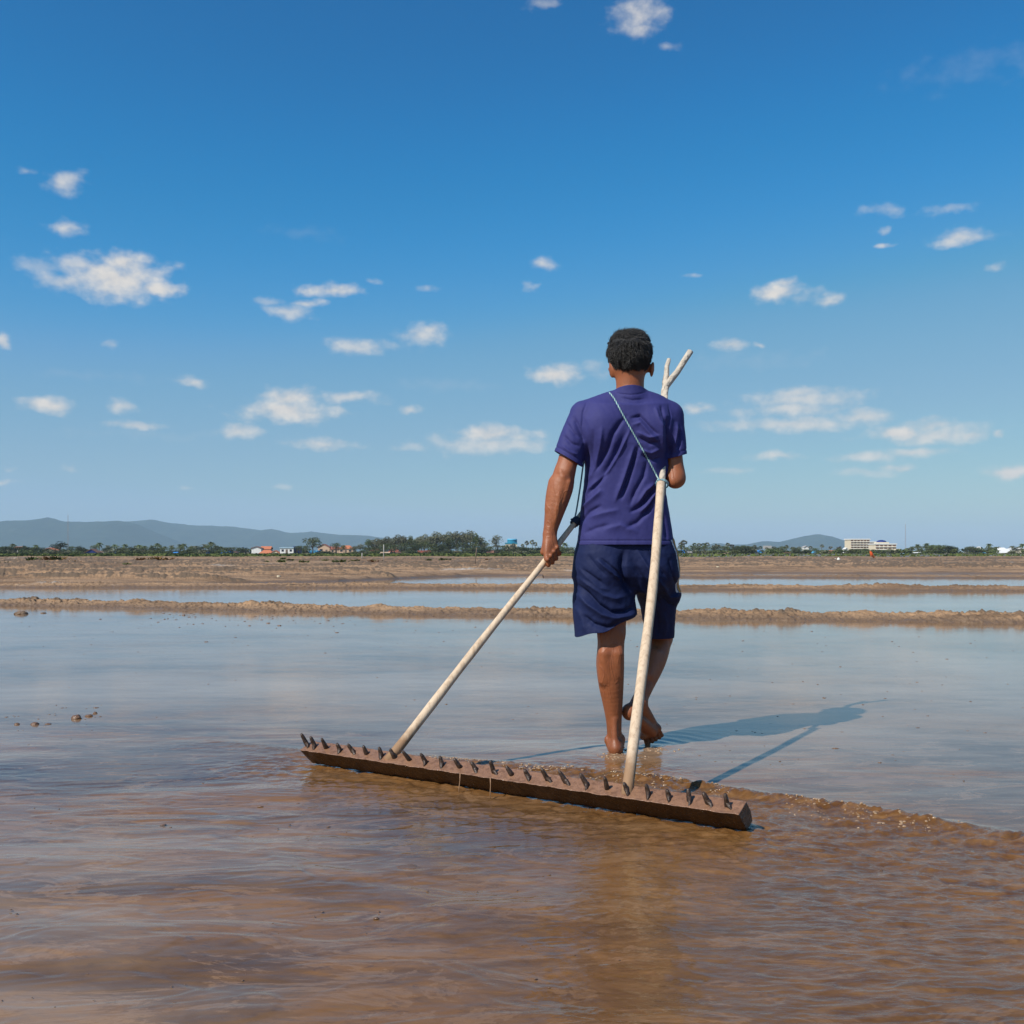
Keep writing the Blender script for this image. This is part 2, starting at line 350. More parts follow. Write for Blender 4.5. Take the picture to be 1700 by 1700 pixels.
def dike(name, line, width, height, x0, x1, dx, rows, seed, clod, knobs):
    xs = np.arange(x0, x1, dx); u = np.linspace(-1.15, 1.15, rows)
    X, U = np.meshgrid(xs, u)
    yc = line(X); wd = width * (1 + .22 * fbm(X * .35, 0 * X, 3, seed + 7)) * .5
    Y = yc + U * wd + .05 * fbm(X * 1.2, U * .5, 4, seed + 1)
    prof = np.clip(1 - U ** 2, -.4, 1)
    prof = np.sign(prof) * np.abs(prof) ** .75
    z = height * prof * (1 + .20 * fbm(X * .6, 0 * X, 3, seed + 2))
    cm = .6 + .7 * sstep(-.35, .4, fbm(X * .8, Y * .8, 3, seed + 31))
    z = z + clod * cm * clods(X, Y, 3.2, seed) * np.clip(prof + .1, 0, 1) + .012 * fbm(X * 18, Y * 18, 3, seed + 5)
    for kx, kh, kr in knobs:
        z += kh * np.exp(-(((X - kx) / kr) ** 2 + ((U + .1) * wd / kr) ** 2) * 1.2) * (1 + .6 * fbm(X * 9, Y * 9, 2, 3))
    z -= .035
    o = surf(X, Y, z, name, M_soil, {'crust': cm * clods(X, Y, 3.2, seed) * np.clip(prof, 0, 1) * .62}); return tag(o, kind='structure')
L1 = lambda X: np.interp(X, [-16, -7.3, -1.2, 2, 5.7, 16], [17.1, 15.55, 13.35, 12.6, 11.85, 9.6])
dike('mud_bank', L1, 1.02, .085, -15, 14, .013, 110, 11, .062, [(-3.6, .05, .16), (-5.4, .04, .2), (-1.75, .04, .2), (4.1, .035, .25), (-1.2, .03, .14), (2.4, .03, .3), (5.0, .03, .2)])
L2 = lambda X: np.interp(X, [-18, -11.5, -2.6, 1, 10.5, 20], [23.6, 23.4, 23.0, 22.3, 21.2, 20])
dike('mud_bank', L2, 1.3, .10, -18, 18, .026, 60, 23, .065, [(8, .05, .3), (3.0, .04, .4)])
L3 = lambda X: np.interp(X, [-2, 3, 16, 30], [33.5, 32.6, 31.4, 30.5])
dike('mud_bank', L3, 1.6, .085, 1.0, 26, .06, 36, 37, .05, [])
L4 = lambda X: np.interp(X, [-2, 3, 16, 30], [27.6, 27.2, 26.2, 25.5])
# ---- far mud flat: one height field from the pans out to the village
def land(X, Y, full=False):
    crust = np.zeros(np.shape(X))
    # water opening (pans) in front; signed: >0 land
    yl = np.interp(X / np.maximum(Y, 1), [-.62, -.5, -.31, -.24, -.17, -.10, -.04, .03, .10, .16, .5, .62], [23.2, 23.6, 25.5, 26.2, 27.6, 31.0, 33.8, 35.0, 35.5, 38.5, 37.5, 37])
    s = Y - yl + .5 * fbm(X * .5, Y * .4, 4, 3)
    z = -.10 + .19 * sstep(-.6, .5, s)
    far = sstep(0, 12, s)
    z += sstep(0, .8, s) * (.045 * fbm(X * .22, Y * .35, 4, 5) + .02 * fbm(X * 1.7, Y * 1.7, 4, 7))
    for y0, h, wd, tilt, a, b in ((26.0, .11, .22, -.02, -30, -4.2), (27.9, .11, .25, -.02, -30, -3.5), (30.2, .13, .28, -.02, -30, -1.5), (33.5, .13, .3, -.015, -40, -2.2), (37.5, .12, .4, .02, -40, 4), (42, .14, .45, .01, -60, 60), (47, .13, .5, .0, -60, 60),
                                 (53, .16, .7, .02, -60, 60), (60, .18, 1.0, -.01, -80, 80), (70, .15, 1.0, .02, -80, 80), (83, .16, 1.4, .01, -90, 90), (100, .14, 1.6, -.01, -90, 90), (122, .12, 2, .01, -120, 120), (150, .12, 3, 0, -160, 160)):
        yc = y0 + tilt * X + wd * 1.0 * fbm(X * .08, 0 * X + y0, 3, 9); e = np.exp(-((Y - yc) / wd) ** 2)
        br = .35 + .65 * sstep(-.25, .1, fbm(X * .06, 0 * X + y0 * 3, 2, 13))
        z += h * e * br * sstep(a, a + 3, X) * sstep(b, b - 3, X) * (1 + .5 * fbm(X * .9, Y * .9, 4, 15)) * sstep(-.2, .6, s)
        ck = e * clods(X, Y, 1.7, int(y0)) * br * sstep(a, a + 3, X) * sstep(b, b - 3, X); crust = np.maximum(crust, ck * 2.6 * sstep(150, 70, Y))
        z += .10 * e * clods(X, Y, 1.7, int(y0)) * sstep(a, a + 3, X) * sstep(b, b - 3, X) * sstep(0, .6, s) * br
    z += .035 * clods(X, Y, .8, 77) * far * sstep(120, 40, Y) + .022 * clods(X, Y, 3.0, 79) * sstep(0, .8, s)
    z -= .20 * sstep(110, 190, Y)
    if full: return z, crust
    return z
tt = np.linspace(-.66, .66, 1500); yy = [21.5]
while yy[-1] < 420: yy.append(yy[-1] * (1.0042 if yy[-1] < 60 else 1.007))
T, Y = np.meshgrid(tt, np.array(yy)); X = T * Y
Z, CRU = land(X, Y, True); 
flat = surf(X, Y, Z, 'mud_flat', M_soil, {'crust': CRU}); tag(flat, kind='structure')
# ---- one sheet under everything out to the horizon
M_ground = simple('distant_ground', (.20, .165, .10), .95, .3, .01)
gx = axis([(-13500, -400, 2000, 200), (-400, 400, 40, 40), (400, 13500, 200, 2000)])
gy = axis([(-4000, -20, 800, 50), (-20, 450, 30, 30), (450, 12400, 60, 2000)])
ground = grid(gx, gy, lambda X, Y: np.full(X.shape, -.22), 'ground', M_ground); tag(ground, kind='structure')

# ---- hills
M_hill = NT('forested_hill'); n_ = M_hill.noise(.002, 6, .65)
M_hill.col(M_hill.mix(n_, (.006, .016, .022), (.05, .07, .05))); M_hill.set(Roughness=1.0, Specular__IOR__Level=.0); M_hill = M_hill.m
def ridge(profile, d, depth, seed, step=26.0):
    px_ = [p[0] for p in profile]; X0 = (min(px_) - 850) * d / F; X1 = (max(px_) - 850) * d / F
    hx = np.array([(p[0] - 850) * d / F for p in profile]); hz = np.array([CAMH + (HY - p[1]) * d / F for p in profile])
    x = np.arange(X0, X1, step); v = np.linspace(-1, 1, 110)
    X, V = np.meshgrid(x, v)
    top = np.interp(X, hx, hz) * (1 + .02 * fbm(X * .004, 0 * X, 4, seed))
    spur = fbm(X * .0011, V * 1.1, 5, seed + 3)
    prof = np.clip(1 - np.abs(V) ** 1.15, 0, 1)
    z = top * prof * (1 + .75 * spur * np.abs(V) ** .7) + 5 * fbm(X * .03, V * 30, 2, seed + 8) * prof ** .2
    Y = d + V * depth + 120 * fbm(X * .001, V, 2, seed)
    o = surf(X, Y, np.maximum(z - 4, -.35), 'hills', M_hill); tag(o, kind='structure'); return o
ridge([(-330,905),(-160,884),(-60,876),(0,870),(15,864),(45,863),(80,858),(110,865),(150,866),(200,864),(225,868),(250,880),(275,892),(300,905),(330,914)], 8200, 1100, 101)
ridge([(120,900),(160,880),(200,866),(230,864),(255,862),(280,867),(320,871),(380,873),(430,879),(450,877),(480,884),(520,882),(560,887),(610,889),(640,893),(700,902),(800,912),(860,915)], 9800, 1500, 131)
ridge([(1110,915),(1160,908),(1185,901),(1215,903),(1240,903),(1265,898),(1295,899),(1330,891),(1357,886),(1380,890),(1400,897),(1420,905),(1450,912),(1480,915)], 8600, 700, 171, 18)

# ---- air
hz = MB(); hz.box(-14000, 14000, -4500, 12700, -1.4, 345)
M_haze = bpy.data.materials.new('haze'); M_haze.use_nodes = True; ht = M_haze.node_tree
ht.nodes.remove(ht.nodes['Principled BSDF']); pv = ht.nodes.new('ShaderNodeVolumePrincipled')
pv.inputs['Color'].default_value = (.57, .80, 1.0, 1); pv.inputs['Density'].default_value = HAZE; pv.inputs['Anisotropy'].default_value = .0
ht.links.new(pv.outputs[0], ht.nodes['Material Output'].inputs['Volume'])
M_haze.cycles.homogeneous_volume = True
haze = hz.build('haze', M_haze); tag(haze, kind='stuff')
# ================================================================ THE SALT WORKER AND HIS RAKE
import openvdb
class Vol:
    "signed distance field on a grid; each shape is blended in near where it is"
    def __init__(s, lo, hi, h):
        s.lo = np.array(lo, float); s.h = h; s.n = np.ceil((np.array(hi) - s.lo) / h).astype(int)
        s.a = np.full(tuple(s.n), .12, np.float32)
    def _win(s, lo, hi, m):
        i0 = np.clip(np.floor((lo - m - s.lo) / s.h).astype(int), 0, s.n - 1); i1 = np.clip(np.ceil((hi + m - s.lo) / s.h).astype(int), 1, s.n)
        if np.any(i1 <= i0): return None, None
        ax = [(np.arange(i0[k], i1[k]) * s.h + s.lo[k]).astype(np.float32) for k in range(3)]
        return tuple(slice(i0[k], i1[k]) for k in range(3)), np.meshgrid(*ax, indexing='ij', sparse=True)
    def _put(s, sl, d, k, sub=False):
        a = s.a[sl]
        if sub: a, d = -a, d
        h = np.clip(.5 + .5 * (d - a) / k, 0, 1); r = d * (1 - h) + a * h - k * h * (1 - h)
        s.a[sl] = -r if sub else r
    def cone(s, a, b, ra, rb, k=.02, sub=False, squash=None):
        a = np.array(a, float); b = np.array(b, float); m = max(ra, rb) + k + .04
        sl, (x, y, z) = s._win(np.minimum(a, b), np.maximum(a, b), m)
        if sl is None: return
        ab = b - a; L = max(ab @ ab, 1e-9); dx, dy, dz = x - a[0], y - a[1], z - a[2]
        t = np.clip((dx * ab[0] + dy * ab[1] + dz * ab[2]) / L, 0, 1)
        qx, qy, qz = dx - t * ab[0], dy - t * ab[1], dz - t * ab[2]
        r = ra + (rb - ra) * t
        if squash:
            nn = np.array(squash[0], float); nn /= np.linalg.norm(nn); f = squash[1]
            pr = (qx * nn[0] + qy * nn[1] + qz * nn[2]); e = pr * (1 / f - 1)
            qx, qy, qz = qx + nn[0] * e, qy + nn[1] * e, qz + nn[2] * e
        s._put(sl, (np.sqrt(qx * qx + qy * qy + qz * qz) - r).astype(np.float32), k, sub)
    def chain(s, pts, rad, k=.015, sm=True):
        "a smooth tapering limb through the points: the cones share one field, so joints do not swell"
        pts = [np.array(p, float) for p in pts]
        if sm and len(pts) > 2:
            P_, R_ = [], []
            for i in range(len(pts) - 1):
                p0, p1, p2, p3 = pts[max(i - 1, 0)], pts[i], pts[i + 1], pts[min(i + 2, len(pts) - 1)]; r0, r1, r2, r3 = rad[max(i - 1, 0)], rad[i], rad[i + 1], rad[min(i + 2, len(pts) - 1)]
                for t in (0, .25, .5, .75):
                    cr = lambda a, b, c, d: .5 * ((2 * b) + (c - a) * t + (2 * a - 5 * b + 4 * c - d) * t * t + (3 * b - a - 3 * c + d) * t ** 3)
                    P_.append(cr(p0, p1, p2, p3)); R_.append(cr(r0, r1, r2, r3))
            pts, rad = P_ + [pts[-1]], R_ + [rad[-1]]
        m = max(rad) + k + .04
        sl, (x, y, z) = s._win(np.min(pts, 0), np.max(pts, 0), m)
        if sl is None: return
        out = None
        for a, b, ra, rb in zip(pts[:-1], pts[1:], rad[:-1], rad[1:]):
            ab = b - a; L = max(ab @ ab, 1e-9); dx, dy, dz = x - a[0], y - a[1], z - a[2]
            t = np.clip((dx * ab[0] + dy * ab[1] + dz * ab[2]) / L, 0, 1)
            d = np.sqrt((dx - t * ab[0]) ** 2 + (dy - t * ab[1]) ** 2 + (dz - t * ab[2]) ** 2) - (ra + (rb - ra) * t)
            out = d if out is None else np.minimum(out, d)
        s._put(sl, out.astype(np.float32), k)
    def ell(s, c, r, k=.02, rot=None, sub=False):
        c = np.array(c, float); m = max(r) + k + .03
        sl, (x, y, z) = s._win(c, c, m)
        d = [x - c[0], y - c[1], z - c[2]]
        if rot is not None:
            M = np.array(rot.to_3x3().transposed()) if hasattr(rot, 'to_3x3') else np.array(rot)
            d = [M[i][0] * d[0] + M[i][1] * d[1] + M[i][2] * d[2] for i in range(3)]
        k0 = np.sqrt((d[0] / r[0]) ** 2 + (d[1] / r[1]) ** 2 + (d[2] / r[2]) ** 2)
        s._put(sl, ((k0 - 1) * min(r)).astype(np.float32) if False else ((k0 - 1) * (r[0] * r[1] * r[2]) ** (1 / 3)).astype(np.float32), k, sub)
    def loft(s, prof, k=.02, ex=2.3, caps=(0, 0)):
        "prof: rows (z, cx, halfwidth, cy, halfdepth) rising in z"
        pr = np.array(sorted(prof)); lo = np.array([(pr[:, 1] - pr[:, 2]).min(), (pr[:, 3] - pr[:, 4]).min(), pr[0, 0]]); hi = np.array([(pr[:, 1] + pr[:, 2]).max(), (pr[:, 3] + pr[:, 4]).max(), pr[-1, 0]])
        sl, (x, y, z) = s._win(lo, hi, k + .05)
        I = lambda j: np.interp(z, pr[:, 0], pr[:, j])
        a, b = I(2), I(4)
        q = (np.abs((x - I(1)) / a) ** ex + np.abs((y - I(3)) / b) ** ex) ** (1 / ex)
        d = (q - 1) * np.minimum(a, b)
        dz = np.maximum(pr[0, 0] - z, z - pr[-1, 0])
        d = np.where(dz > 0, np.sqrt(np.maximum(d, 0) ** 2 + dz ** 2) + np.minimum(np.maximum(d, dz), 0), np.maximum(d, dz))
        s._put(sl, d.astype(np.float32), k)
    def mesh(s, name, mat, parent=None, iso=0.0, relax=2):
        g = openvdb.FloatGrid(.12); g.copyFromArray(np.ascontiguousarray(s.a)); 
        pts, quads = g.convertToQuads(iso)
        pts = pts * s.h + s.lo
        quads = quads.astype(np.int64)
        if relax:                                   # light Laplacian smoothing of the voxel steps
            e = np.concatenate([quads[:, [0, 1]], quads[:, [1, 2]], quads[:, [2, 3]], quads[:, [3, 0]]]); n = len(pts)
            for it in range(relax):
                acc = np.stack([np.bincount(e[:, 0], pts[e[:, 1], j], n) + np.bincount(e[:, 1], pts[e[:, 0], j], n) for j in range(3)], 1)
                cnt = np.bincount(e[:, 0], minlength=n) + np.bincount(e[:, 1], minlength=n)
                pts = pts * .5 + .5 * acc / np.maximum(cnt, 1)[:, None]
        o = mesh_obj(name, pts, quads, mat, parent)
        return o
def largest(v): return v
def coords(me):
    a = np.empty(len(me.vertices) * 3, np.float32); me.vertices.foreach_get('co', a); return a.reshape(-1, 3).astype(float)
def normals(me):
    a = np.empty(len(me.vertices) * 3, np.float32); me.vertices.foreach_get('normal', a); return a.reshape(-1, 3).astype(float)
def setco(me, v): me.vertices.foreach_set('co', v.astype(np.float32).ravel()); me.update()

D0 = 4.08
def q(x, y, d=D0): return P(x, y, d)
def tocol(v):                                        # metres -> image pixel column / row, for placing folds
    return 850 + v[:, 0] * F / v[:, 1], HY - (v[:, 2] - CAMH) * F / v[:, 1]

# ---------------- materials
t = NT('skin'); n1 = t.noise(9, 5, .6); n2 = t.noise(60, 4, .6)
sc = t.mix(n1, (.21, .062, .023), (.37, .125, .048)); sc = t.mix(t.ramp(n2, [(.4, 0), (.7, .35)]), sc, (.22, .075, .038))
g_ = t.n('ShaderNodeNewGeometry'); s3 = t.n('ShaderNodeSeparateXYZ'); t.l(g_.outputs['Position'], s3.inputs[0])
mz = t.math('ADD', s3.outputs[2], t.math('MULTIPLY', t.math('SUBTRACT', t.noise(14, 5, .65), .5), .5)); sc = t.mix(t.ramp(mz, [(.03, .75), (.30, 0)]), sc, (.20, .062, .022))
t.col(sc); t.set(Roughness=t.ramp(n1, [(.3, .40), (.7, .58)]), Specular__IOR__Level=.42, Subsurface__Weight=.06, Subsurface__Scale=.01)
t.b.inputs['Subsurface Radius'].default_value = (1, .3, .15)
t.bump(t.math('ADD', t.noise(220, 3), t.math('ADD', t.math('MULTIPLY', t.noise(35, 3), 1.5), t.math('MULTIPLY', t.ramp(t.noise(16, 2, .5, stretch=(1, 1, .35), dist=.8), [(.46, 0), (.5, 1), (.54, 0)]), 1.2))), .45, .0018); M_skin = t.m
t = NT('hair'); t.col(t.mix(t.noise(90, 4), (.003, .0028, .0025), (.022, .018, .015))); t.set(Roughness=.42, Specular__IOR__Level=.5); t.bump(t.noise(260, 4, .7), .9, .006); M_hair = t.m
t = NT('violet_polyester')
wv1 = t.n('ShaderNodeTexWave', Scale=260, Distortion=.3); t.l(t.n('ShaderNodeTexCoord').outputs['Object'], wv1.inputs['Vector'])
t.col(t.mix(t.noise(5, 4), (.031, .032, .128), (.041, .042, .166))); t.set(Roughness=.68, Specular__IOR__Level=.16, Sheen__Weight=.04, Sheen__Roughness=.4)
t.bump(t.math('ADD', t.math('MULTIPLY', t.noise(420, 2), .5), t.math('MULTIPLY', t.noise(26, 2, .4), .8)), .22, .0018); M_shirt = t.m
t = NT('navy_polyester'); at = t.n('ShaderNodeAttribute', _attribute_name='stripe')
bc = t.mix(t.noise(5, 4), (.0075, .0125, .050), (.012, .020, .075))
st = t.ramp(at.outputs['Fac'], [(0, (0, 0, 0)), (.2, (0, 0, 0)), (.3, (.62, .62, .62)), (.5, (.62, .62, .62)), (.6, (.50, .24, .035)), (1, (.50, .24, .035))])
for nd in t.t.nodes:
    if nd.type == 'VALTORGB': nd.color_ramp.interpolation = 'CONSTANT'
c = t.mix(t.math('GREATER_THAN', at.outputs['Fac'], .25), bc, st); t.col(c)
t.set(Roughness=.7, Specular__IOR__Level=.18, Sheen__Weight=.0, Sheen__Roughness=.45)
t.bump(t.math('ADD', t.math('MULTIPLY', t.noise(420, 2), .4), t.noise(30, 2, .4)), .2, .002); M_short = t.m

person = tag(empty('person', G(1025, 1250)), 'barefoot man walking away in a violet t-shirt and navy shorts, pulling a wide wooden rake', 'person')
BASE = np.array(person.location)
# ---------------- grip: five fingers closed round a pole
def grip(V, C, u, n, f, side=1, k=.006, pr=.014, wrist=None, shear=0.0):
    C, u, n, f = [np.array(a, float) for a in (C, u, n, f)]
    at = lambda a, b, c: C + u * (a + shear * max(0, .03 - c)) + n * b + f * c
    # palm plate, heel of the hand, knuckles
    pc = pr + .017
    W_ = np.array(wrist, float)
    for tt in (-.031, -.0105, .0105, .031):
        a0 = at(tt, pc - .001, .016); V.chain([a0, a0 * .55 + (W_ + u * tt * .35) * .45 + n * .006, W_ + u * tt * .30], [.0125, .0150, .0185], k=.008)
        V.cone(a0 + n * .011, a0 * .45 + W_ * .55 + n * .012, .0035, .003, .006)
    V.cone(at(.020, pc - .004, -.020), W_ + u * .004, .018, .020, .012)
    V.cone(at(-.026, pc - .006, -.016), W_ - u * .004, .0135, .018, .012)
    for i, (tt, ln, rr) in enumerate(((-.033, .86, .0082), (-.0115, .98, .0094), (.0105, 1.04, .0097), (.0325, .96, .0095))):
        R_ = pr + rr + .001; pts = [at(tt, pc + .003, .020)]
        for a in (38, 78, 118, 160, 200, 236):
            w_ = R(a * ln + i * 2); q_ = R_ * (1.25 if a < 60 else 1.12 if a < 100 else 1)
            pts.append(at(tt + .003 * math.sin(a * .05 + i), n_ := q_ * math.cos(w_), q_ * math.sin(w_) + (.006 if a < 100 else 0)))
        V.chain(pts, [rr * 1.18, rr * 1.12, rr * 1.1, rr, rr * .98, rr * .9, rr * .78], k=.0022)
        V.ell(at(tt, pc + .008, .026), (.0085, .0085, .0085), .004)
    th = [at(.026, pc - .006, -.026), at(.040, pr + .004, -.030), at(.048, -.004, -(pr + .011)), at(.040, -(pr + .010), -.010)]
    V.chain(th, [.0165, .0135, .0115, .0092], k=.006)

# ---------------- body (one continuous surface)
V = Vol((.03, 3.86, -.05), (.80, 4.52, 1.71), .0032)
cx = q(1046, 600)[0]
hd = lambda dx, dy, z: (cx + dx, 4.09 + dy, z)
zt = q(0, 590)[2]
V.ell(hd(0, .0, zt + .006), (.070, .090, .078), .02)
V.ell(hd(0, .035, zt - .052), (.058, .062, .068), .03); V.ell(hd(0, .01, zt - .032), (.0715, .066, .055), .02)
V.cone(hd(0, .060, zt - .088), hd(0, .072, zt - .094), .024, .016, .025)       # chin
V.cone(hd(0, .082, zt + .004), hd(0, .108, zt - .034), .009, .014, .012)        # nose
V.ell(hd(0, .088, zt + .014), (.045, .014, .011), .012)                          # brow
for s_ in (-1, 1):
    V.ell(hd(s_ * .031, .098, zt - .006), (.015, .012, .011), .008, sub=True)
    V.ell(hd(s_ * .040, .076, zt - .034), (.020, .016, .015), .015)
    V.ell(hd(s_ * .012, .098, zt - .040), (.008, .010, .007), .006)
V.ell(hd(0, .090, zt - .060), (.024, .012, .0055), .006); V.ell(hd(0, .089, zt - .071), (.020, .012, .0055), .006)
V.ell(hd(0, .105, zt - .0655), (.020, .010, .002), .003, sub=True)
for s_, ex_ in ((-1, 1013.5), (1, 1083.5)):
    e0 = q(ex_ - s_ * .8, 613, 4.09); V.cone(hd(s_ * .052, .01, zt - .035), (e0[0] - s_ * .002, e0[1] + .006, e0[2]), .026, .013, .012)
    V.ell(e0, (.0085, .018, .031), .006, rot=Matrix.Rotation(s_ * -.25, 4, 'Z') @ Matrix.Rotation(s_ * .12, 4, 'Y'))
    V.ell((e0[0] + s_ * .004, e0[1] + .008, e0[2] + .004), (.006, .010, .018), .004, sub=True)
V.chain([q(1046, 618, 4.08), q(1046, 645, 4.08), q(1045, 672, 4.08)], [.056, .055, .056], k=.03)
V.cone(q(1046, 668, 4.07), q(985, 688, 4.07), .04, .035, .04); V.cone(q(1046, 668, 4.07), q(1100, 688, 4.07), .04, .035, .04)
V.ell(q(1040, 732, 4.09), (.135, .078, .15), .05); V.ell(q(1036, 800, 4.09), (.125, .08, .16), .05); V.ell(q(1040, 905, 4.10), (.145, .095, .12), .05)
# left arm
Wl = q(912.5, 886, 4.0)
V.chain([q(966, 690, 4.06), q(952, 735, 4.05), q(938, 782, 4.03)], [.036, .041, .039], k=.03)
V.chain([q(938, 782, 4.03), q(932, 805, 4.025), q(926, 826, 4.02), q(920, 852, 4.01), q(915.5, 872, 4.005), Wl], [.039, .0490, .0475, .0375, .030, .0265], k=.012)
V.cone(q(944, 776, 4.02), q(936, 800, 4.00), .014, .012, .02)
V.cone(q(919, 800, 4.02), q(911, 845, 4.0), .019, .013, .012); V.chain([q(930, 812, 3.985), q(926, 840, 3.978), q(921, 866, 3.98)], [.010, .009, .005], k=.010); V.cone(q(935, 792, 3.99), q(931, 784, 3.995), .012, .010, .010); V.chain([q(945, 800, 3.985), q(936, 830, 3.985), q(929, 855, 3.99)], [.008, .006, .003], k=.008); V.cone(q(947, 768, 4.015), q(942, 782, 4.0), .014, .012, .015)
# right arm, bent, forearm forward
E_ = q(1121.5, 794, 4.06); Cr = q(1102.5, 722, 4.24)
V.chain([q(1110, 690, 4.08), q(1119, 735, 4.07), E_], [.028, .028, .035], k=.02)
V.ell(q(1119, 801, 4.035), (.020, .018, .018), .02)
# legs
V.chain([q(1008, 925, 4.10), q(1012, 1000, 4.085), q(1015, 1050, 4.075)], [.088, .072, .055], k=.04)
V.chain([q(1015, 1050, 4.07), q(1014, 1075, 4.065), q(1013, 1103, 4.065), q(1014.5, 1135, 4.07), q(1017, 1165, 4.075), q(1019, 1195, 4.08), q(1020, 1222, 4.085)], [.054, .053, .0555, .050, .0405, .0315, .0285], k=.012)
V.cone(q(1004, 1085, 4.030), q(1003, 1130, 4.040), .027, .022, .012); V.cone(q(1025, 1085, 4.030), q(1025, 1120, 4.040), .025, .020, .012); V.cone(q(1000, 1052, 4.035), q(1002, 1075, 4.035), .010, .012, .014); V.cone(q(1030, 1052, 4.035), q(1028, 1075, 4.035), .010, .012, .014)
V.chain([q(1020, 1195, 4.055), q(1021, 1232, 4.045)], [.012, .014], k=.01)
V.ell(q(1008.5, 1228, 4.085), (.013, .014, .016), .010); V.ell(q(1033, 1226, 4.085), (.012, .013, .015), .014)
V.ell(q(1022, 1242, 4.055), (.030, .040, .033), .015)
V.cone(q(1022, 1238, 4.09), q(1024, 1244, 4.21), .030, .026, .03, squash=((0, 0, 1), .8)); V.cone(q(1024, 1246, 4.18), q(1026, 1249, 4.26), .042, .034, .02, squash=((0, 0, 1), .45))
Kr = q(1095, 1058, 4.35); Ar = q(1061, 1166, 4.135)
V.chain([q(1082, 930, 4.12), q(1090, 1000, 4.25), Kr], [.088, .070, .055], k=.04)
V.chain([Kr, q(1089, 1085, 4.29), q(1081, 1108, 4.24), q(1071, 1138, 4.18), Ar], [.053, .052, .049, .036, .028], k=.012)
V.cone(q(1085, 1086, 4.24), q(1077, 1120, 4.17), .026, .018, .02)
Hr = q(1046, 1182, 4.105); V.ell(Hr, (.031, .033, .033), .014, rot=Matrix.Rotation(R(25), 4, 'Y')); V.cone(Ar, Hr, .024, .024, .02)
V.cone(Hr, q(1078, 1213, 4.20), .026, .034, .02, squash=((-.55, -.62, -.56), .62)); V.cone(Ar, q(1083, 1206, 4.22), .026, .026, .02)
V.cone(q(1068, 1222, 4.20), q(1092, 1209, 4.21), .017, .016, .012)
for (ax, ay, bx, by, r_) in ((1070, 1221, 1075, 1235, .0125), (1077, 1218, 1083, 1231, .0085), (1083, 1215, 1089, 1228, .008), (1088, 1212, 1095, 1225, .0078), (1092, 1209, 1099.5, 1221, .0075)):
    V.chain([q(ax, ay, 4.21), q((ax + bx) / 2, (ay + by) / 2 - 1, 4.23), q(bx, by, 4.236)], [r_ * 1.15, r_ * .95, r_], k=.003)
# rake geometry, needed for the hands
Pl0, Pl1 = None, None
BL = np.array([-.783, 3.772, .070]); BR = np.array([.628, 2.838, .070]); bd = (BR - BL) / np.linalg.norm(BR - BL); bp = np.array([-bd[1], bd[0], 0])  # away from the camera
Ao, Co, Do = bp * .062 + np.array([0, 0, .026]), bp * .066 + np.array([0, 0, -.061]), bp * .112 + np.array([0, 0, -.040])
def bar_at(col, off=np.zeros(3)):
    lo_, hi_ = -.02, 1.02
    for _ in range(40):
        m_ = (lo_ + hi_) / 2; p_ = BL + (BR - BL) * m_ + off
        if 850 + p_[0] * F / p_[1] < col: lo_ = m_
        else: hi_ = m_
    return BL + (BR - BL) * lo_ + off
lb = Vector(bar_at(652, Ao * .75)); hand_l = q(909.5, 925, 4.00); ul = (hand_l - lb).normalized(); lt = lb + ul * ((hand_l - lb).length * 1.255)
up_ = Vector((0, 0, 1)) - ul * ul.z; up_.normalize(); f0 = -up_; n0 = ul.cross(f0); n0 = -n0 if n0.y > 0 else n0
a_ = R(58); nl = (n0 * math.cos(a_) - f0 * math.sin(a_)).normalized(); fl = (f0 * math.cos(a_) + n0 * math.sin(a_)).normalized()
grip(V, hand_l, ul, nl, fl, pr=.0125, wrist=Wl, shear=.55)
sb = q(1099.5, 806, 3.975); sf = q(1103, 652, 4.36); us = (sf - sb).normalized()
Cr = sb + us * ((Cr - sb).dot(us))
w_r = E_ - Cr; w_r -= us * w_r.dot(us); f_r = -w_r.normalized(); n_r = us.cross(f_r); n_r = -n_r if n_r.y < 0 else n_r
Wr = Cr + n_r * .026 - f_r * .034 - us * .072
V.chain([E_, E_ + (Wr - E_) * .35, Wr], [.037, .040, .027], k=.02)
grip(V, Cr, us, n_r, f_r, pr=.0135, wrist=Wr, shear=-.5)
body = V.mesh('body', M_skin, None, relax=3)
def under(o, parent=person):
    o.parent = parent; o.matrix_parent_inverse = Matrix.Translation(-Vector(parent.location)) if parent.parent is None else Matrix.Identity(4)
    return o
under(body)
M_eye = simple('eye_white', (.75, .72, .68), .2, .02)
for s_ in (-1, 1):
    e = MB(); c_ = Vector(hd(s_ * .031, .083, zt - .006)); bm_ = bmesh.new(); bmesh.ops.create_uvsphere(bm_, u_segments=16, v_segments=10, radius=.0125)
    e.add([v.co + c_ for v in bm_.verts], [[v.index for v in f_.verts] for f_ in bm_.faces]); bm_.free(); under(e.build('eye', M_eye, smooth=True))

# ---------------- hair
V = Vol((cx - .13, 3.94, zt - .11), (cx + .13, 4.26, zt + .15), .0030)
V.ell(hd(0, -.004, zt + .014), (.084, .100, .082), .02)
V.ell(hd(0, -.034, zt - .020), (.066, .060, .064), .03)
V.ell(hd(-.034, .02, zt + .032), (.046, .075, .052), .02); V.ell(hd(.024, .01, zt + .040), (.048, .07, .046), .02)
hair = V.mesh('hair', M_hair, None, relax=2)
v = coords(hair.data); nn = normals(hair.data)
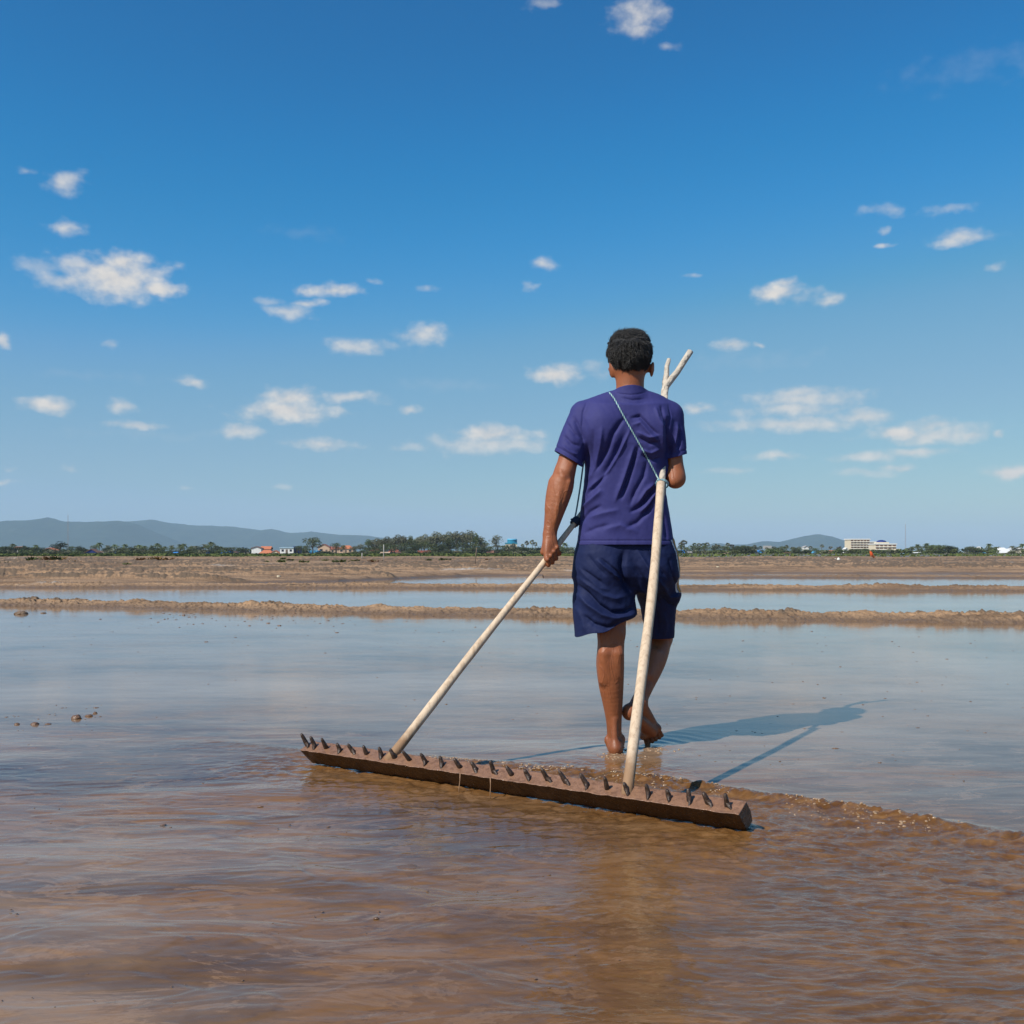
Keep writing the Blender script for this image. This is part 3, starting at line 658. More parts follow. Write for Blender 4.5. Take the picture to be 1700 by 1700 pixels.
# hairline: nape, round the ears, forehead
face = (v[:, 1] > 4.09 + .035) & (v[:, 2] < zt + .062)
ear = (v[:, 1] > 4.06) & (v[:, 2] < zt - .012)
tz = fbm(v[:, 0] * 70, v[:, 2] * 55 + v[:, 1] * 60, 3, 5); tz2 = fbm(v[:, 0] * 28, v[:, 2] * 30 + v[:, 1] * 25, 2, 9)
d_ = .0016 * tz + .0065 * tz2
hx_, hy_ = tocol(v)
part, _, _ = polyline_dist(hx_, hy_, [(1008, 574), (1024, 570), (1040, 562), (1054, 556)])
d_ -= .005 * np.exp(-(part / 3.2) ** 2) * (nn[:, 1] < .2)
low = np.clip((zt - .055 - v[:, 2]) / .035, 0, 1); d_ -= .007 * low
v2 = v + nn * d_[:, None]
v2[:, 1] = np.where(face, np.minimum(v2[:, 1], 4.09 + .02), v2[:, 1]); v2[:, 1] = np.where(ear, np.minimum(v2[:, 1], 4.055), v2[:, 1])
setco(hair.data, v2); under(hair)
rs = random.Random(3); hv, hf = [], []
idx = [i for i in range(0, len(v2)) if nn[i][1] < .5 and v2[i][2] > zt - .075]
for i in rs.sample(idx, min(9500, len(idx))):
    p = Vector(v2[i]); n_ = Vector(nn[i]); sw = Vector((.35 + .6 * math.sin(p.x * 60 + p.z * 40), .1, -1.0)) if p.z < zt + .05 else Vector((.9, .2, .15 + .4 * math.sin(p.x * 50)))
    sw = sw - n_ * sw.dot(n_); dr = (n_ * rs.uniform(.12, .42) + sw.normalized() * rs.uniform(.8, 1) + Vector([rs.uniform(-.28, .28) for _ in range(3)])).normalized()
    ln = rs.uniform(.012, .022) * (1.4 if p.z > zt + .07 else 1 if p.z > zt - .02 else .6); sd = dr.cross(Vector((0, -1, .2))).normalized() * rs.uniform(.0005, .0010)
    b = len(hv); m_ = p + dr * ln * .55 + n_ * .001; hv += [p - sd - n_ * .002, p + sd - n_ * .002, m_ + sd * .8, m_ - sd * .8, p + dr * ln + sw * .002]; hf += [(b, b + 1, b + 2, b + 3), (b + 3, b + 2, b + 4)]
for i in rs.sample(idx, 300):
    p = Vector(v2[i]); n_ = Vector(nn[i])
    if p.z < zt - .03: continue
    sw = Vector((.9 if p.z > zt + .05 else .3 * math.sin(p.z * 60), .15, -.55 if p.z < zt + .06 else .05)); sw = sw - n_ * sw.dot(n_); dr = (n_ * rs.uniform(.08, .30) + sw.normalized() + Vector([rs.uniform(-.22, .22) for _ in range(3)])).normalized(); ln = rs.uniform(.020, .032)
    mb = MB().tube([p - n_ * .005, p + dr * ln * .4 + n_ * .002, p + dr * ln * .8, p + dr * ln - n_ * .003], [.0036, .0036, .0020, .0004], 5, jit=.15, seed=i); b = len(hv); hv += mb.v; hf += [tuple(k_ + b for k_ in f_) for f_ in mb.f]
for tx, ty, ln, cu in ((1053, 555, .020, .9), (1056, 555, .022, .5), (1050, 552, .016, 1.0), (1036, 552, .012, -.5), (1058, 554, .018, .2)):
    p = Vector(q(tx, ty + 3, 4.09)); pts = [p + Vector((.2 * cu * ln * a * a, 0, ln * a)) + Vector((cu * .006 * a * a, 0, -.005 * a ** 3)) for a in (0, .35, .7, 1)]
    mb = MB().tube(pts, [.0022, .0018, .0012, .0004], 5); b = len(hv); hv += mb.v; hf += [tuple(i + b for i in f_) for f_ in mb.f]
st_ = mesh_obj('hair_strands', hv, hf, M_hair, None, smooth=False); st_.parent = hair

# ---------------- fold helper
def folds(px_, py_, lst):
    z = np.zeros(len(px_))
    for pts, amp, wd in lst:
        d, sg, arc = polyline_dist(px_, py_, pts); L = sum(math.dist(a, b) for a, b in zip(pts[:-1], pts[1:]))
        tp = np.clip(np.sin(np.pi * np.clip(arc / L, 0.0, 1)) * 1.5, .0, 1)
        asym = np.where(sg > 0, .75, 1.3)
        z += amp * np.exp(-(d / (wd * asym)) ** 1.55) * tp
    return z
def cut(o, planes):
    "planes: (point, normal, near-test) - drop what lies beyond each plane"
    bm = bmesh.new(); bm.from_mesh(o.data)
    for co, no, test in planes:
        bm.faces.ensure_lookup_table()
        fs = [f_ for f_ in bm.faces if test(f_.calc_center_median())]
        es = set(e for f_ in fs for e in f_.edges); vs = set(v_ for f_ in fs for v_ in f_.verts)
        bmesh.ops.bisect_plane(bm, geom=list(vs) + list(es) + fs, plane_co=co, plane_no=no, dist=1e-5)
        kill = [f_ for f_ in bm.faces if (f_.calc_center_median() - Vector(co)).dot(Vector(no)) > 1e-5 and test(f_.calc_center_median())]
        bmesh.ops.delete(bm, geom=kill, context='FACES')
    bm.to_mesh(o.data); bm.free(); o.data.update(); o.data.polygons.foreach_set('use_smooth', [True] * len(o.data.polygons))
def solid(o, th):
    m = o.modifiers.new('thickness', 'SOLIDIFY'); m.thickness = th; m.offset = -1

# ---------------- t-shirt
V = Vol((.08, 3.88, .75), (.80, 4.33, 1.50), .0034)
rows = [(905, 957, 1119, 4.095, .122), (880, 960, 1115, 4.095, .118), (850, 963, 1110, 4.093, .110), (820, 967, 1105, 4.09, .106), (780, 971, 1105, 4.09, .106), (757, 970.5, 1109, 4.088, .108), (740, 970, 1112, 4.085, .110), (700, 964, 1118, 4.085, .106), (676, 984, 1106, 4.08, .090)]
pf = []
for y_, l_, r_, cy_, hd_ in rows + [(925, 956, 1120, 4.10, .125)]:
    a, b = q(l_, y_, cy_), q(r_, y_, cy_); pf.append((a[2], (a[0] + b[0]) / 2, (b[0] - a[0]) / 2, cy_, hd_))
V.loft(pf, k=.02, ex=2.5)
V.chain([q(1040, 668, 4.08), q(1012, 672, 4.075), q(970, 686, 4.07)], [.058, .052, .047], k=.035); V.chain([q(1050, 668, 4.08), q(1084, 674, 4.075), q(1112, 688, 4.08)], [.058, .052, .048], k=.035)
V.cone(q(1046, 626, 4.075), q(1046, 668, 4.075), .0615, .066, .016)
V.ell(q(1000, 712, 4.03), (.075, .06, .085), .04); V.ell(q(1086, 712, 4.03), (.062, .06, .085), .04)      # shoulder blades
V.chain([q(966, 690, 4.07), q(953, 725, 4.055), q(944, 756, 4.045), q(940, 785, 4.04)], [.049, .054, .0575, .060], k=.025)
V.chain([q(1113, 690, 4.08), q(1119, 722, 4.075), q(1122, 752, 4.07), q(1124, 785, 4.07)], [.047, .045, .0435, .0435], k=.022)
shirt = V.mesh('t_shirt', M_shirt, None, relax=3)
hemL, axL = q(944, 762, 4.045), (q(938, 800, 4.03) - q(950, 735, 4.055)).normalized()
axL = (axL + Vector((.0, 0, 0))).normalized()
hemL_n = Vector((.48, 0, -.88)).normalized() * -1; hemL_n = Vector((-.50, .05, -.86)).normalized()
hemR, hemR_n = q(1124, 757, 4.07), Vector((.24, .1, -.96)).normalized()
xin = q(968.3, 780, 4.04)[0]; xin2 = q(1107.5, 780, 4.07)[0]; zneck = q(0, 643, 4.08)[2]
cut(shirt, [(q(0, 904.5, 4.0), (0, 0, -1), lambda c: c.z < .90),
            (hemL, hemL_n, lambda c: c.x < xin and 1.05 < c.z < 1.24),
            (hemR, hemR_n, lambda c: c.x > xin2 and 1.05 < c.z < 1.24),
            (q(1046, 642.5, 4.03), Vector((0, .30, .95)), lambda c: (c.x - cx) ** 2 + (c.y - 4.075) ** 2 < .0062 and c.z > zneck - .05)])
SH = [  # pleats of the shirt back: (path traced in image pixel columns/rows, depth, width)
 ([(1043, 688), (1030, 703), (1019, 720), (1010, 745), (993, 774), (982, 790)], -.0085, 4.0),
 ([(1045, 712), (1032, 735), (1022, 757), (1002, 790), (975, 822)], -.0105, 4.6),
 ([(1062, 738), (1052, 766), (1042, 800), (1030, 832)], -.0085, 4.2),
 ([(1075, 762), (1070, 790), (1056, 815), (1045, 842)], -.0060, 4.0),
 ([(1052, 702), (1040, 726), (1028, 752), (1010, 782), (978, 812), (966, 832)], .0070, 3.6),
 ([(1054, 738), (1044, 770), (1034, 800), (1020, 836)], .0070, 3.6),
 ([(1000, 705), (997, 740), (990, 775), (976, 800)], .0052, 4.5),
 ([(975, 735), (975, 775), (971, 812), (966, 840)], -.0060, 4.0),
 ([(986, 712), (984, 745), (982, 780)], -.0032, 5.0),
 ([(1044, 695), (1062, 690), (1078, 708), (1097, 726)], -.0060, 3.6),
 ([(1048, 706), (1064, 701), (1080, 720), (1097, 738)], .0050, 3.4),
 ([(1058, 724), (1078, 736), (1098, 733)], -.0055, 3.4), ([(1056, 716), (1078, 726), (1098, 722)], .0045, 3.2),
 ([(1060, 745), (1080, 752), (1097, 744)], .0045, 3.4), ([(1064, 754), (1084, 764), (1098, 758)], -.0045, 3.4),
 ([(1109, 690), (1112, 715), (1113, 745), (1108, 770)], -.0100, 5.0),
 ([(1098, 672), (1102, 690), (1108, 705)], -.0040, 3.0), ([(1088, 674), (1094, 694), (1102, 712)], .0032, 3.0), ([(1124, 700), (1122, 725), (1118, 748)], .0062, 4.0), ([(1128, 712), (1129, 735), (1126, 750)], -.0045, 2.6),
 ([(1092, 806), (1078, 825), (1062, 842), (1044, 852)], -.0085, 3.6), ([(1090, 815), (1078, 836), (1062, 852)], .0065, 3.2),
 ([(1088, 802), (1072, 815), (1058, 838)], .0060, 3.2), ([(1086, 838), (1074, 852), (1058, 868), (1036, 878)], -.0055, 4.4), ([(1088, 822), (1076, 845), (1066, 858)], -.0050, 3.0),
 ([(964, 846), (975, 836), (1000, 812)], .0062, 4.0), ([(962, 868), (978, 850), (1000, 838)], -.0045, 4.0), ([(1000, 880), (1030, 872), (1060, 884)], .0030, 6.0),
 ([(975, 860), (1000, 852), (1030, 846)], .0036, 5.0), ([(968, 886), (990, 876), (1016, 870)], -.0030, 5.0),
 ([(1101, 850), (1106, 875), (1108, 900)], -.0040, 3.4), ([(940, 700), (950, 715), (962, 728)], -.0030, 3.4), ([(935, 722), (948, 735), (964, 742)], -.0036, 3.4), ([(952, 690), (962, 712), (970, 735)], -.0042, 3.6), ([(932, 738), (946, 750), (960, 756)], .003, 3.0),
 ([(1015, 652), (1035, 688), (1062, 735), (1080, 768), (1094, 797)], -.0050, 2.6),
 ([(1030, 660), (1050, 664), (1072, 662)], -.0022, 2.4), ([(976, 664), (968, 684), (966, 712), (971, 748)], -.0024, 1.3), ([(1109, 668), (1114, 690), (1112, 720), (1108, 748)], -.0024, 1.3), ([(1019, 651), (1032, 654), (1046, 655), (1060, 654), (1075, 650)], -.0018, 1.0), ([(1100, 690), (1100, 720), (1101, 760)], .0035, 3.5),
]
v = coords(shirt.data); nn = normals(shirt.data); hx_, hy_ = tocol(v)
back = np.clip(-nn[:, 1] * 1.6 + .35, 0, 1)
d_ = folds(hx_, hy_, [(a_, b_, c_ * .84) for a_, b_, c_ in SH]) * back * 1.9
d_ += (1 - back) * .004 * fbm(v[:, 0] * 14, v[:, 2] * 9, 3, 4)
s_ = np.cos(R(62)) * hx_ + np.sin(R(62)) * hy_; t_ = -np.sin(R(62)) * hx_ + np.cos(R(62)) * hy_
d_ += .0013 * fbm(t_ / 10, s_ / 42, 3, 8) + .0006 * fbm(hx_ / 6, hy_ / 7, 3, 18)
hem_ = np.clip((915 - hy_) / 12, 0, 1)
d_ += .003 * fbm(hx_ / 26, hy_ / 200, 2, 28) * (1 - np.clip((905 - hy_) / 50, 0, 1))
d_ -= .0024 * np.exp(-((hy_ - 897.5) / 1.1) ** 2) * (v[:, 2] < .9)           # hem stitching
e1 = (v - np.array(hemL)) @ np.array(hemL_n); d_ -= .0020 * np.exp(-((e1 + .016) / .003) ** 2) * (v[:, 0] < xin)
e2 = (v - np.array(hemR)) @ np.array(hemR_n); d_ -= .0020 * np.exp(-((e2 + .016) / .003) ** 2) * (v[:, 0] > xin2)
rc_ = np.hypot(v[:, 0] - cx, v[:, 1] - 4.08); d_ += .0016 * sstep(.088, .082, rc_) * (v[:, 2] > zneck - .03) * 0
setco(shirt.data, v + nn * d_[:, None]); solid(shirt, .0022); under(shirt)

# ---------------- shorts
V = Vol((.08, 3.86, .36), (.80, 4.56, .93), .0034)
pf = []
for y_, l_, r_, cy_, hd_ in [(870, 968, 1112, 4.10, .105), (905, 960, 1118, 4.10, .113), (940, 956, 1123, 4.105, .122), (958, 955, 1124, 4.11, .110), (975, 985, 1104, 4.12, .075)]:
    a, b = q(l_, y_, cy_), q(r_, y_, cy_); pf.append((a[2], (a[0] + b[0]) / 2, (b[0] - a[0]) / 2, cy_, hd_))
V.loft(pf, k=.03, ex=2.4)
V.ell(q(1006, 948, 4.07), (.095, .10, .085), .05); V.ell(q(1080, 948, 4.09), (.085, .10, .085), .05); V.ell(q(1046, 962, 4.12), (.10, .08, .045), .04)
pf = []
for y_, l_, r_, cy_, hd_ in [(900, 964, 1030, 4.10, .10), (918, 957.5, 1036, 4.10, .114), (935, 955, 1040, 4.105, .118), (965, 953, 1046, 4.10, .118), (990, 951, 1053, 4.095, .116), (1020, 951, 1058, 4.09, .116), (1045, 953, 1055, 4.085, .116), (1085, 955, 1052, 4.08, .118)]:
    a, b = q(l_, y_, cy_), q(r_, y_, cy_); pf.append((a[2], (a[0] + b[0]) / 2, (b[0] - a[0]) / 2, cy_, hd_))
V.loft(pf, k=.035, ex=2.2)
pf = []
for y_, l_, r_, cy_, hd_ in [(900, 1056, 1115, 4.11, .10), (918, 1054, 1121, 4.12, .114), (935, 1052, 1124, 4.14, .118), (965, 1054, 1125, 4.18, .112), (986, 1057, 1130, 4.21, .104), (1010, 1064, 1122, 4.25, .098), (1035, 1069, 1120, 4.285, .090), (1060, 1073, 1118.5, 4.31, .085), (1095, 1076, 1116, 4.33, .083)]:
    a, b = q(l_, y_, cy_), q(r_, y_, cy_); pf.append((a[2], (a[0] + b[0]) / 2, (b[0] - a[0]) / 2, cy_, hd_))
V.loft(pf, k=.03, ex=2.2)
V.ell(q(1118, 988, 4.19), (.026, .06, .035), .02)
shorts = V.mesh('shorts', M_short, None, relax=3)
xm = q(1061, 1000, 4.1)[0]
cut(shorts, [(q(0, 884, 4.0), (0, 0, 1), lambda c: c.z > .80),
             (q(1006, 1043.5, 4.0), Vector((.35, .10, -.93)).normalized(), lambda c: c.x < xm and c.z < .66),
             (q(1095, 1060.5, 4.24), Vector((.02, .0, -1)).normalized(), lambda c: c.x >= xm and c.z < .62)])
SF = [
 ([(990, 928), (1003, 940), (1018, 952), (1032, 964)], .0080, 2.6), ([(996, 926), (1012, 938), (1026, 950), (1036, 962)], -.0060, 2.8),
 ([(975, 920), (990, 940), (1008, 958)], -.0040, 4.0),
 ([(956, 968), (975, 984), (995, 1004), (1016, 1017), (1038, 1016), (1056, 1004)], -.0120, 5.0), ([(960, 958), (980, 972), (1002, 988), (1022, 994), (1040, 988)], .0075, 5.0),
 ([(958, 984), (978, 1004), (1000, 1020), (1024, 1026), (1046, 1022), (1058, 1014)], .0110, 5.0), ([(966, 1020), (985, 1036), (1010, 1040), (1034, 1034)], -.0090, 5.5),
 ([(956, 1005), (968, 1030), (972, 1055)], .0040, 5.0), ([(965, 944), (985, 958), (1005, 972)], -.0045, 4.0), ([(958, 940), (975, 958), (996, 976), (1014, 980)], .0036, 4.0),
 ([(1036, 912), (1034, 940), (1037, 962), (1050, 984)], -.0130, 6.0), ([(1056, 910), (1072, 936), (1092, 962), (1116, 990)], .0070, 4.5), ([(1048, 925), (1062, 952), (1082, 985), (1100, 1010)], -.0065, 5.0),
 ([(1075, 912), (1095, 940), (1112, 965)], -.0060, 4.0), ([(1060, 960), (1076, 995), (1088, 1030)], .0050, 5.0), ([(1100, 975), (1112, 990), (1130, 990)], .0060, 3.6), ([(1098, 990), (1112, 1004), (1122, 1006)], -.0070, 4.0),
 ([(1102, 1015), (1106, 1035), (1104, 1056)], .0045, 4.0), ([(1090, 1012), (1094, 1035), (1092, 1056)], -.0045, 4.0), ([(1110, 925), (1116, 950), (1124, 975)], -.004, 3.0),
]
v = coords(shorts.data); nn = normals(shorts.data); hx_, hy_ = tocol(v)
back = np.clip(-nn[:, 1] * 1.6 + .4, 0, 1)
d_ = folds(hx_, hy_, [(a_, b_, c_ * .85) for a_, b_, c_ in SF]) * back * 1.6 + (1 - back) * .005 * fbm(v[:, 0] * 12, v[:, 2] * 9, 3, 4)
d_ += .0018 * fbm(hx_ / 16 + hy_ / 30, hy_ / 26 - hx_ / 30, 3, 8) + .0008 * fbm(hx_ / 6, hy_ / 7, 3, 18)
v = v + nn * d_[:, None]
lowm = (v[:, 0] < xm) & (v[:, 2] < .56)
v[:, 2] += np.where(lowm, .007 * np.sin(v[:, 0] * 46 + v[:, 1] * 8) * np.clip((.56 - v[:, 2]) / .08, 0, 1), 0)
setco(shorts.data, v)
sy = v[:, 1] - np.interp(-v[:, 2], [-.83, -.74, -.68, -.55, -.45], [4.055, 4.075, 4.12, 4.20, 4.25])
on = (nn[:, 0] > .1) & (v[:, 0] > xm) & (hy_ < 984)
stv = np.where(on & (np.abs(sy) < .013), 1.0, np.where(on & (np.abs(np.abs(sy) - .022) < .0048), .4, 0))
at_ = shorts.data.attributes.new('stripe', 'FLOAT', 'POINT'); at_.data.foreach_set('value', stv.astype(np.float32))
solid(shorts, .0022); under(shorts)

# ================================================================ RAKE
t = NT('muddy_shaded_timber'); n1 = t.noise(7, 6, .65, stretch=(1, 1, 1)); n2 = t.noise(60, 5, .7)
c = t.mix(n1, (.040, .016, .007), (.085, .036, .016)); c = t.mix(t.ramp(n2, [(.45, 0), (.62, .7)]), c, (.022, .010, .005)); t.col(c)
t.set(Roughness=t.ramp(n2, [(.35, .16), (.65, .55)]), Specular__IOR__Level=.5); t.bump(t.math('ADD', t.noise(160, 4, .7), t.math('MULTIPLY', t.noise(25, 4), 2)), .7, .004); M_beam = t.m  # wet, muddy wood; the shade of the overhanging front is in this dark colour too
t = NT('bare_pole'); g = t.n('ShaderNodeNewGeometry'); sp_ = t.n('ShaderNodeSeparateXYZ'); t.l(g.outputs['Position'], sp_.inputs[0])
n1 = t.noise(5, 5, .6, stretch=(3, 3, .6)); n2 = t.noise(50, 5, .65, stretch=(1.6, 1.6, .07))
c = t.mix(n1, (.56, .415, .28), (.70, .55, .40)); c = t.mix(t.ramp(n2, [(.48, 0), (.66, .55)]), c, (.36, .24, .15))
c = t.mix(t.ramp(t.noise(9, 4, .6, stretch=(6, 6, .35)), [(.56, 0), (.66, .4)]), c, (.32, .21, .13)); mf = t.math('ADD', sp_.outputs[2], t.math('MULTIPLY', t.noise(14, 4), .12)); mf_ = t.n('ShaderNodeMapRange'); mf_.inputs[1].default_value = .20; mf_.inputs[2].default_value = .25; t.l(mf, mf_.inputs[0])
c = t.mix(mf_.outputs[0], (.30, .18, .10), c)
t.col(c); t.set(Roughness=.72, Specular__IOR__Level=.25); t.bump(n2, .5, .003); M_pole = t.m
M_fork = simple('weathered_branch', (.54, .47, .385), .9, .28, 34, .12, .8)
M_peg = simple('black_wet_peg', (.045, .025, .015), .45, .5, 60, .5, .4)
M_silt_lit = M_beam.copy(); M_silt_lit.name = 'silt_lit_timber'  # lighter copy for the top faces: silt plus their sunlit tone put into colour
for nd_ in M_silt_lit.node_tree.nodes:
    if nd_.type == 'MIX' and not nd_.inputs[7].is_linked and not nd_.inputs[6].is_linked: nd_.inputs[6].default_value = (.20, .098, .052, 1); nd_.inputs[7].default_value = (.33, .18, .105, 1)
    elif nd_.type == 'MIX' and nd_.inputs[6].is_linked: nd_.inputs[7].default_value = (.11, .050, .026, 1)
rake = tag(empty('rake', (float(BL[0] + BR[0]) / 2, float(BL[1] + BR[1]) / 2, 0)), 'long muddy wooden rake with pegs and two pole handles, dragged behind the man', 'rake')
# beam
nb = 260; sec = [np.zeros(3), Ao * .5, Ao, Ao * .5 + Do * .5 + bp * .01, Do, (Do + Co) / 2, Co, Co * .5]
vs, fs = [], []; rnd = np.random.RandomState(5)
for i in range(nb + 1):
    u_ = i / nb; c_ = BL + (BR - BL) * u_
    for j, s_ in enumerate(sec):
        p = c_ + s_; e = float(fbm(np.array(u_ * 40 + j * 7.3), np.array(j * 3.1), 3, 5)) * .0035
        if u_ < .012: p = c_ + s_ * (1 if j in (1, 2) else .93) + bd * (0.004 * (j in (5, 6)))
        vs.append(p + np.array([0, 0, 1]) * e + bp * e * .6)
m = len(sec)
for i in range(nb):
    for j in range(m): fs.append((i * m + j, i * m + (j + 1) % m, (i + 1) * m + (j + 1) % m, (i + 1) * m + j))
fs += [tuple(range(m))[::-1], tuple(range(nb * m, nb * m + m))]
beam = mesh_obj('beam', vs, fs, [M_beam, M_silt_lit], None, smooth=False); under(beam, rake)
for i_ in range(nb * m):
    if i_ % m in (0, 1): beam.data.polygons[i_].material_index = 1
bv = beam.modifiers.new('edge', 'BEVEL'); bv.width = .004; bv.segments = 2; bv.limit_method = 'ANGLE'; bv.angle_limit = R(25)
rt = random.Random(11)
for i, col_ in enumerate([510.6, 523.5, 542, 564.7, 587, 609, 634, 655, 680, 707, 734, 763.5, 790.6, 820, 849.4, 878, 909.4, 940, 975, 1008, 1041.6, 1077, 1110.7, 1145, 1176, 1207]):
    p = Vector(bar_at(col_, Ao * .50)); dr = Vector((-.40 + rt.uniform(-.2, .2), -.22 + rt.uniform(-.2, .2), .88)).normalized(); ln = rt.uniform(.030, .046) * (1.15 if i == 0 else 1)
    if i >= 22: dr = (dr + Vector((.12, 0, .1))).normalized(); ln *= .86
    mb = MB().tube([p - dr * .012, p + dr * ln * .35, p + dr * ln * .8, p + dr * ln], [rt.uniform(.0078, .0096), .0080, .0062, .0036], 8, jit=.14, seed=i)
    if rt.random() < .65:        # a smear of mud hanging at the foot of the peg
        e = p + Vector((rt.uniform(-.004, .012), -.014, -.004)); mb.tube([p + dr * .012, e, e + Vector((rt.uniform(-.006, .004), -.010, -.008))], [.0075, .0058, .002], 7, jit=.3, seed=i)
    under(mb.build('peg', M_peg, None, True), rake)
def bentpole(a, b, bend, r0, r1, n=26, seed=0):
    pts, rad = [], []
    for i in range(n):
        u_ = i / (n - 1); p = a.lerp(b, u_) + bend * math.sin(math.pi * u_) + Vector((math.sin(u_ * 9 + seed), math.cos(u_ * 7 + seed), 0)) * .0016
        pts.append(p); rad.append(r0 + (r1 - r0) * u_ + .0006 * math.sin(u_ * 31 + seed))
    return pts, rad
pp, rr_ = bentpole(lb - ul * .03, lt, Vector((0, 0, 0)), .0178, .0112, seed=1)
under(MB().tube(pp, rr_, 18).build('handle', M_pole, None, True), rake)
rb = Vector(bar_at(1041, Ao * .75)); rtp = q(1098, 803, 3.925)
pp, rr_ = bentpole(rb - (rtp - rb).normalized() * .03, rtp, Vector((.010, 0, 0)), .0176, .0163, seed=2)
under(MB().tube(pp, rr_, 18).build('handle', M_pole, None, True), rake)
# forked branch lashed to the right handle
f1, f2 = q(1146, 583, 4.42), q(1110, 597, 4.42); sfk = q(1106, 640, 4.375)
mb = MB().tube([sb - us * .05, sb + us * .1, Vector(sf), sfk, q(1124, 618, 4.40), q(1136, 599, 4.41), f1], [.0125, .0125, .0155, .0165, .0140, .0138, .0140], 14, jit=.09, seed=4)
mb.tube([Vector(sf) - us * .01, q(1104, 634, 4.38), q(1106.5, 622, 4.39), q(1107.5, 608, 4.4), q(1110, 599, 4.41), q(1110.5, 595, 4.41)], [.014, .0125, .0108, .0100, .0092, .0068], 12, jit=.10, seed=5)
under(mb.build('forked_branch', M_fork, None, True), rake)
# ---------------- cord
t = NT('twisted_cord'); wv_ = t.n('ShaderNodeTexWave', Scale=55, Distortion=1); t.l(t.n('ShaderNodeTexCoord').outputs['Object'], wv_.inputs['Vector'])
t.col(t.mix(t.ramp(wv_.outputs['Fac'], [(.35, 0), (.6, 1)]), (.045, .16, .26), (.36, .50, .46))); t.set(Roughness=.7); M_cord = t.m
dark_cord = simple('dark_cord', (.018, .030, .060), .7, .5, 80)
from mathutils.bvhtree import BVHTree
bpy.context.view_layer.update()
bvh = BVHTree.FromObject(shirt, bpy.context.evaluated_depsgraph_get())
inv = shirt.matrix_world.inverted()
def on_cloth(px_, py_, front=False, off=.004):
    o_ = Vector((0, 0, CAMH)); d_ = (P(px_, py_, 4) - o_).normalized()
    if front:
        tgt = P(px_, py_, 4.1); o_ = tgt + Vector((0, 1.2, 0)); d_ = Vector((0, -1, 0))
    h_ = bvh.ray_cast(inv @ o_, inv.to_3x3() @ d_)
    if h_[0] is None: return None
    return shirt.matrix_world @ h_[0] - d_ * off
pts = [q(1097, 800, 3.925), q(1094, 796, 3.93)]
for i in range(1, 22):
    u_ = i / 21; x_ = np.interp(u_, [0, .18, .42, .7, .9, 1], [1094, 1080, 1062, 1036, 1020, 1012.5]); y_ = np.interp(u_, [0, .18, .42, .7, .9, 1], [797, 770, 738, 692, 662, 652.5])
    h_ = on_cloth(float(x_), float(y_))
    if h_ is not None and h_.y < 4.25: pts.append(h_)
last = pts[-1]
pts += [Vector((last.x - .006, last.y + .03, last.z + .006)), Vector((last.x - .010, last.y + .065, last.z - .005))]
for x_, y_ in ((1000, 676), (992, 700), (984, 725), (977, 748)):
    h_ = on_cloth(x_, y_, True)
    if h_ is not None: pts.append(h_)
kn = lb + ul * ((hand_l - lb).length * 1.205)
pts += [q(968.5, 768, 4.13), q(964.5, 800, 4.12), q(959, 836, 4.11), Vector(kn) + Vector((-.004, -.006, .012))]
sm = []
for i in range(len(pts) - 1):
    for k_ in range(4): sm.append(pts[i].lerp(pts[i + 1], k_ / 4))
sm.append(pts[-1])
for _ in range(2): sm = [sm[0]] + [(sm[i - 1] + sm[i] * 2 + sm[i + 1]) / 4 for i in range(1, len(sm) - 1)] + [sm[-1]]
rope = MB().tube(sm, .0034, 7).build('rope', M_cord, None, True); tag(rope, 'thin blue green cord slung over the man\'s left shoulder, tied to both rake handles', 'rope')
def lashing(C, u, rad, turns, cr, name, mat, seed):
    u = Vector(u).normalized(); a = u.orthogonal().normalized(); b = u.cross(a); rn = random.Random(seed); mb = MB(); pts = []
    for i in range(turns * 14):
        w_ = 2 * math.pi * i / 14; k_ = (i / 14 - turns / 2)
        pts.append(Vector(C) + u * (k_ * cr * 1.5 + rn.uniform(-.001, .001)) + (a * math.cos(w_) + b * math.sin(w_)) * (rad + cr * .6 + rn.uniform(-.0008, .0015)))
    mb.tube(pts, cr, 6)
    return mb
mb = lashing(kn, ul, .0125, 5, .0040, '', None, 1)
for i in range(5):
    p = Vector(kn) + Vector((-.006, -.014, .004)); rn = random.Random(i); mb.tube([p, p + Vector((rn.uniform(-.012, .006), rn.uniform(-.008, .002), rn.uniform(-.010, .012))), p + Vector((rn.uniform(-.016, .004), 0, rn.uniform(-.012, .010)))], .0036, 6)
o = mb.build('knot', dark_cord, None, True); o.parent = rope
mb = lashing(q(1099, 804, 3.945), (rtp - rb), .021, 2, .0030, '', None, 2)
for i in range(4):
    p = q(1093.5, 798, 3.925); rn = random.Random(i + 20); mb.tube([p, p + Vector((rn.uniform(-.008, .008), -.006, rn.uniform(-.010, .008))), p + Vector((rn.uniform(-.004, .006), 0, rn.uniform(-.016, .006)))], .0036, 6)
o = mb.build('knot', M_cord, None, True); o.parent = rope
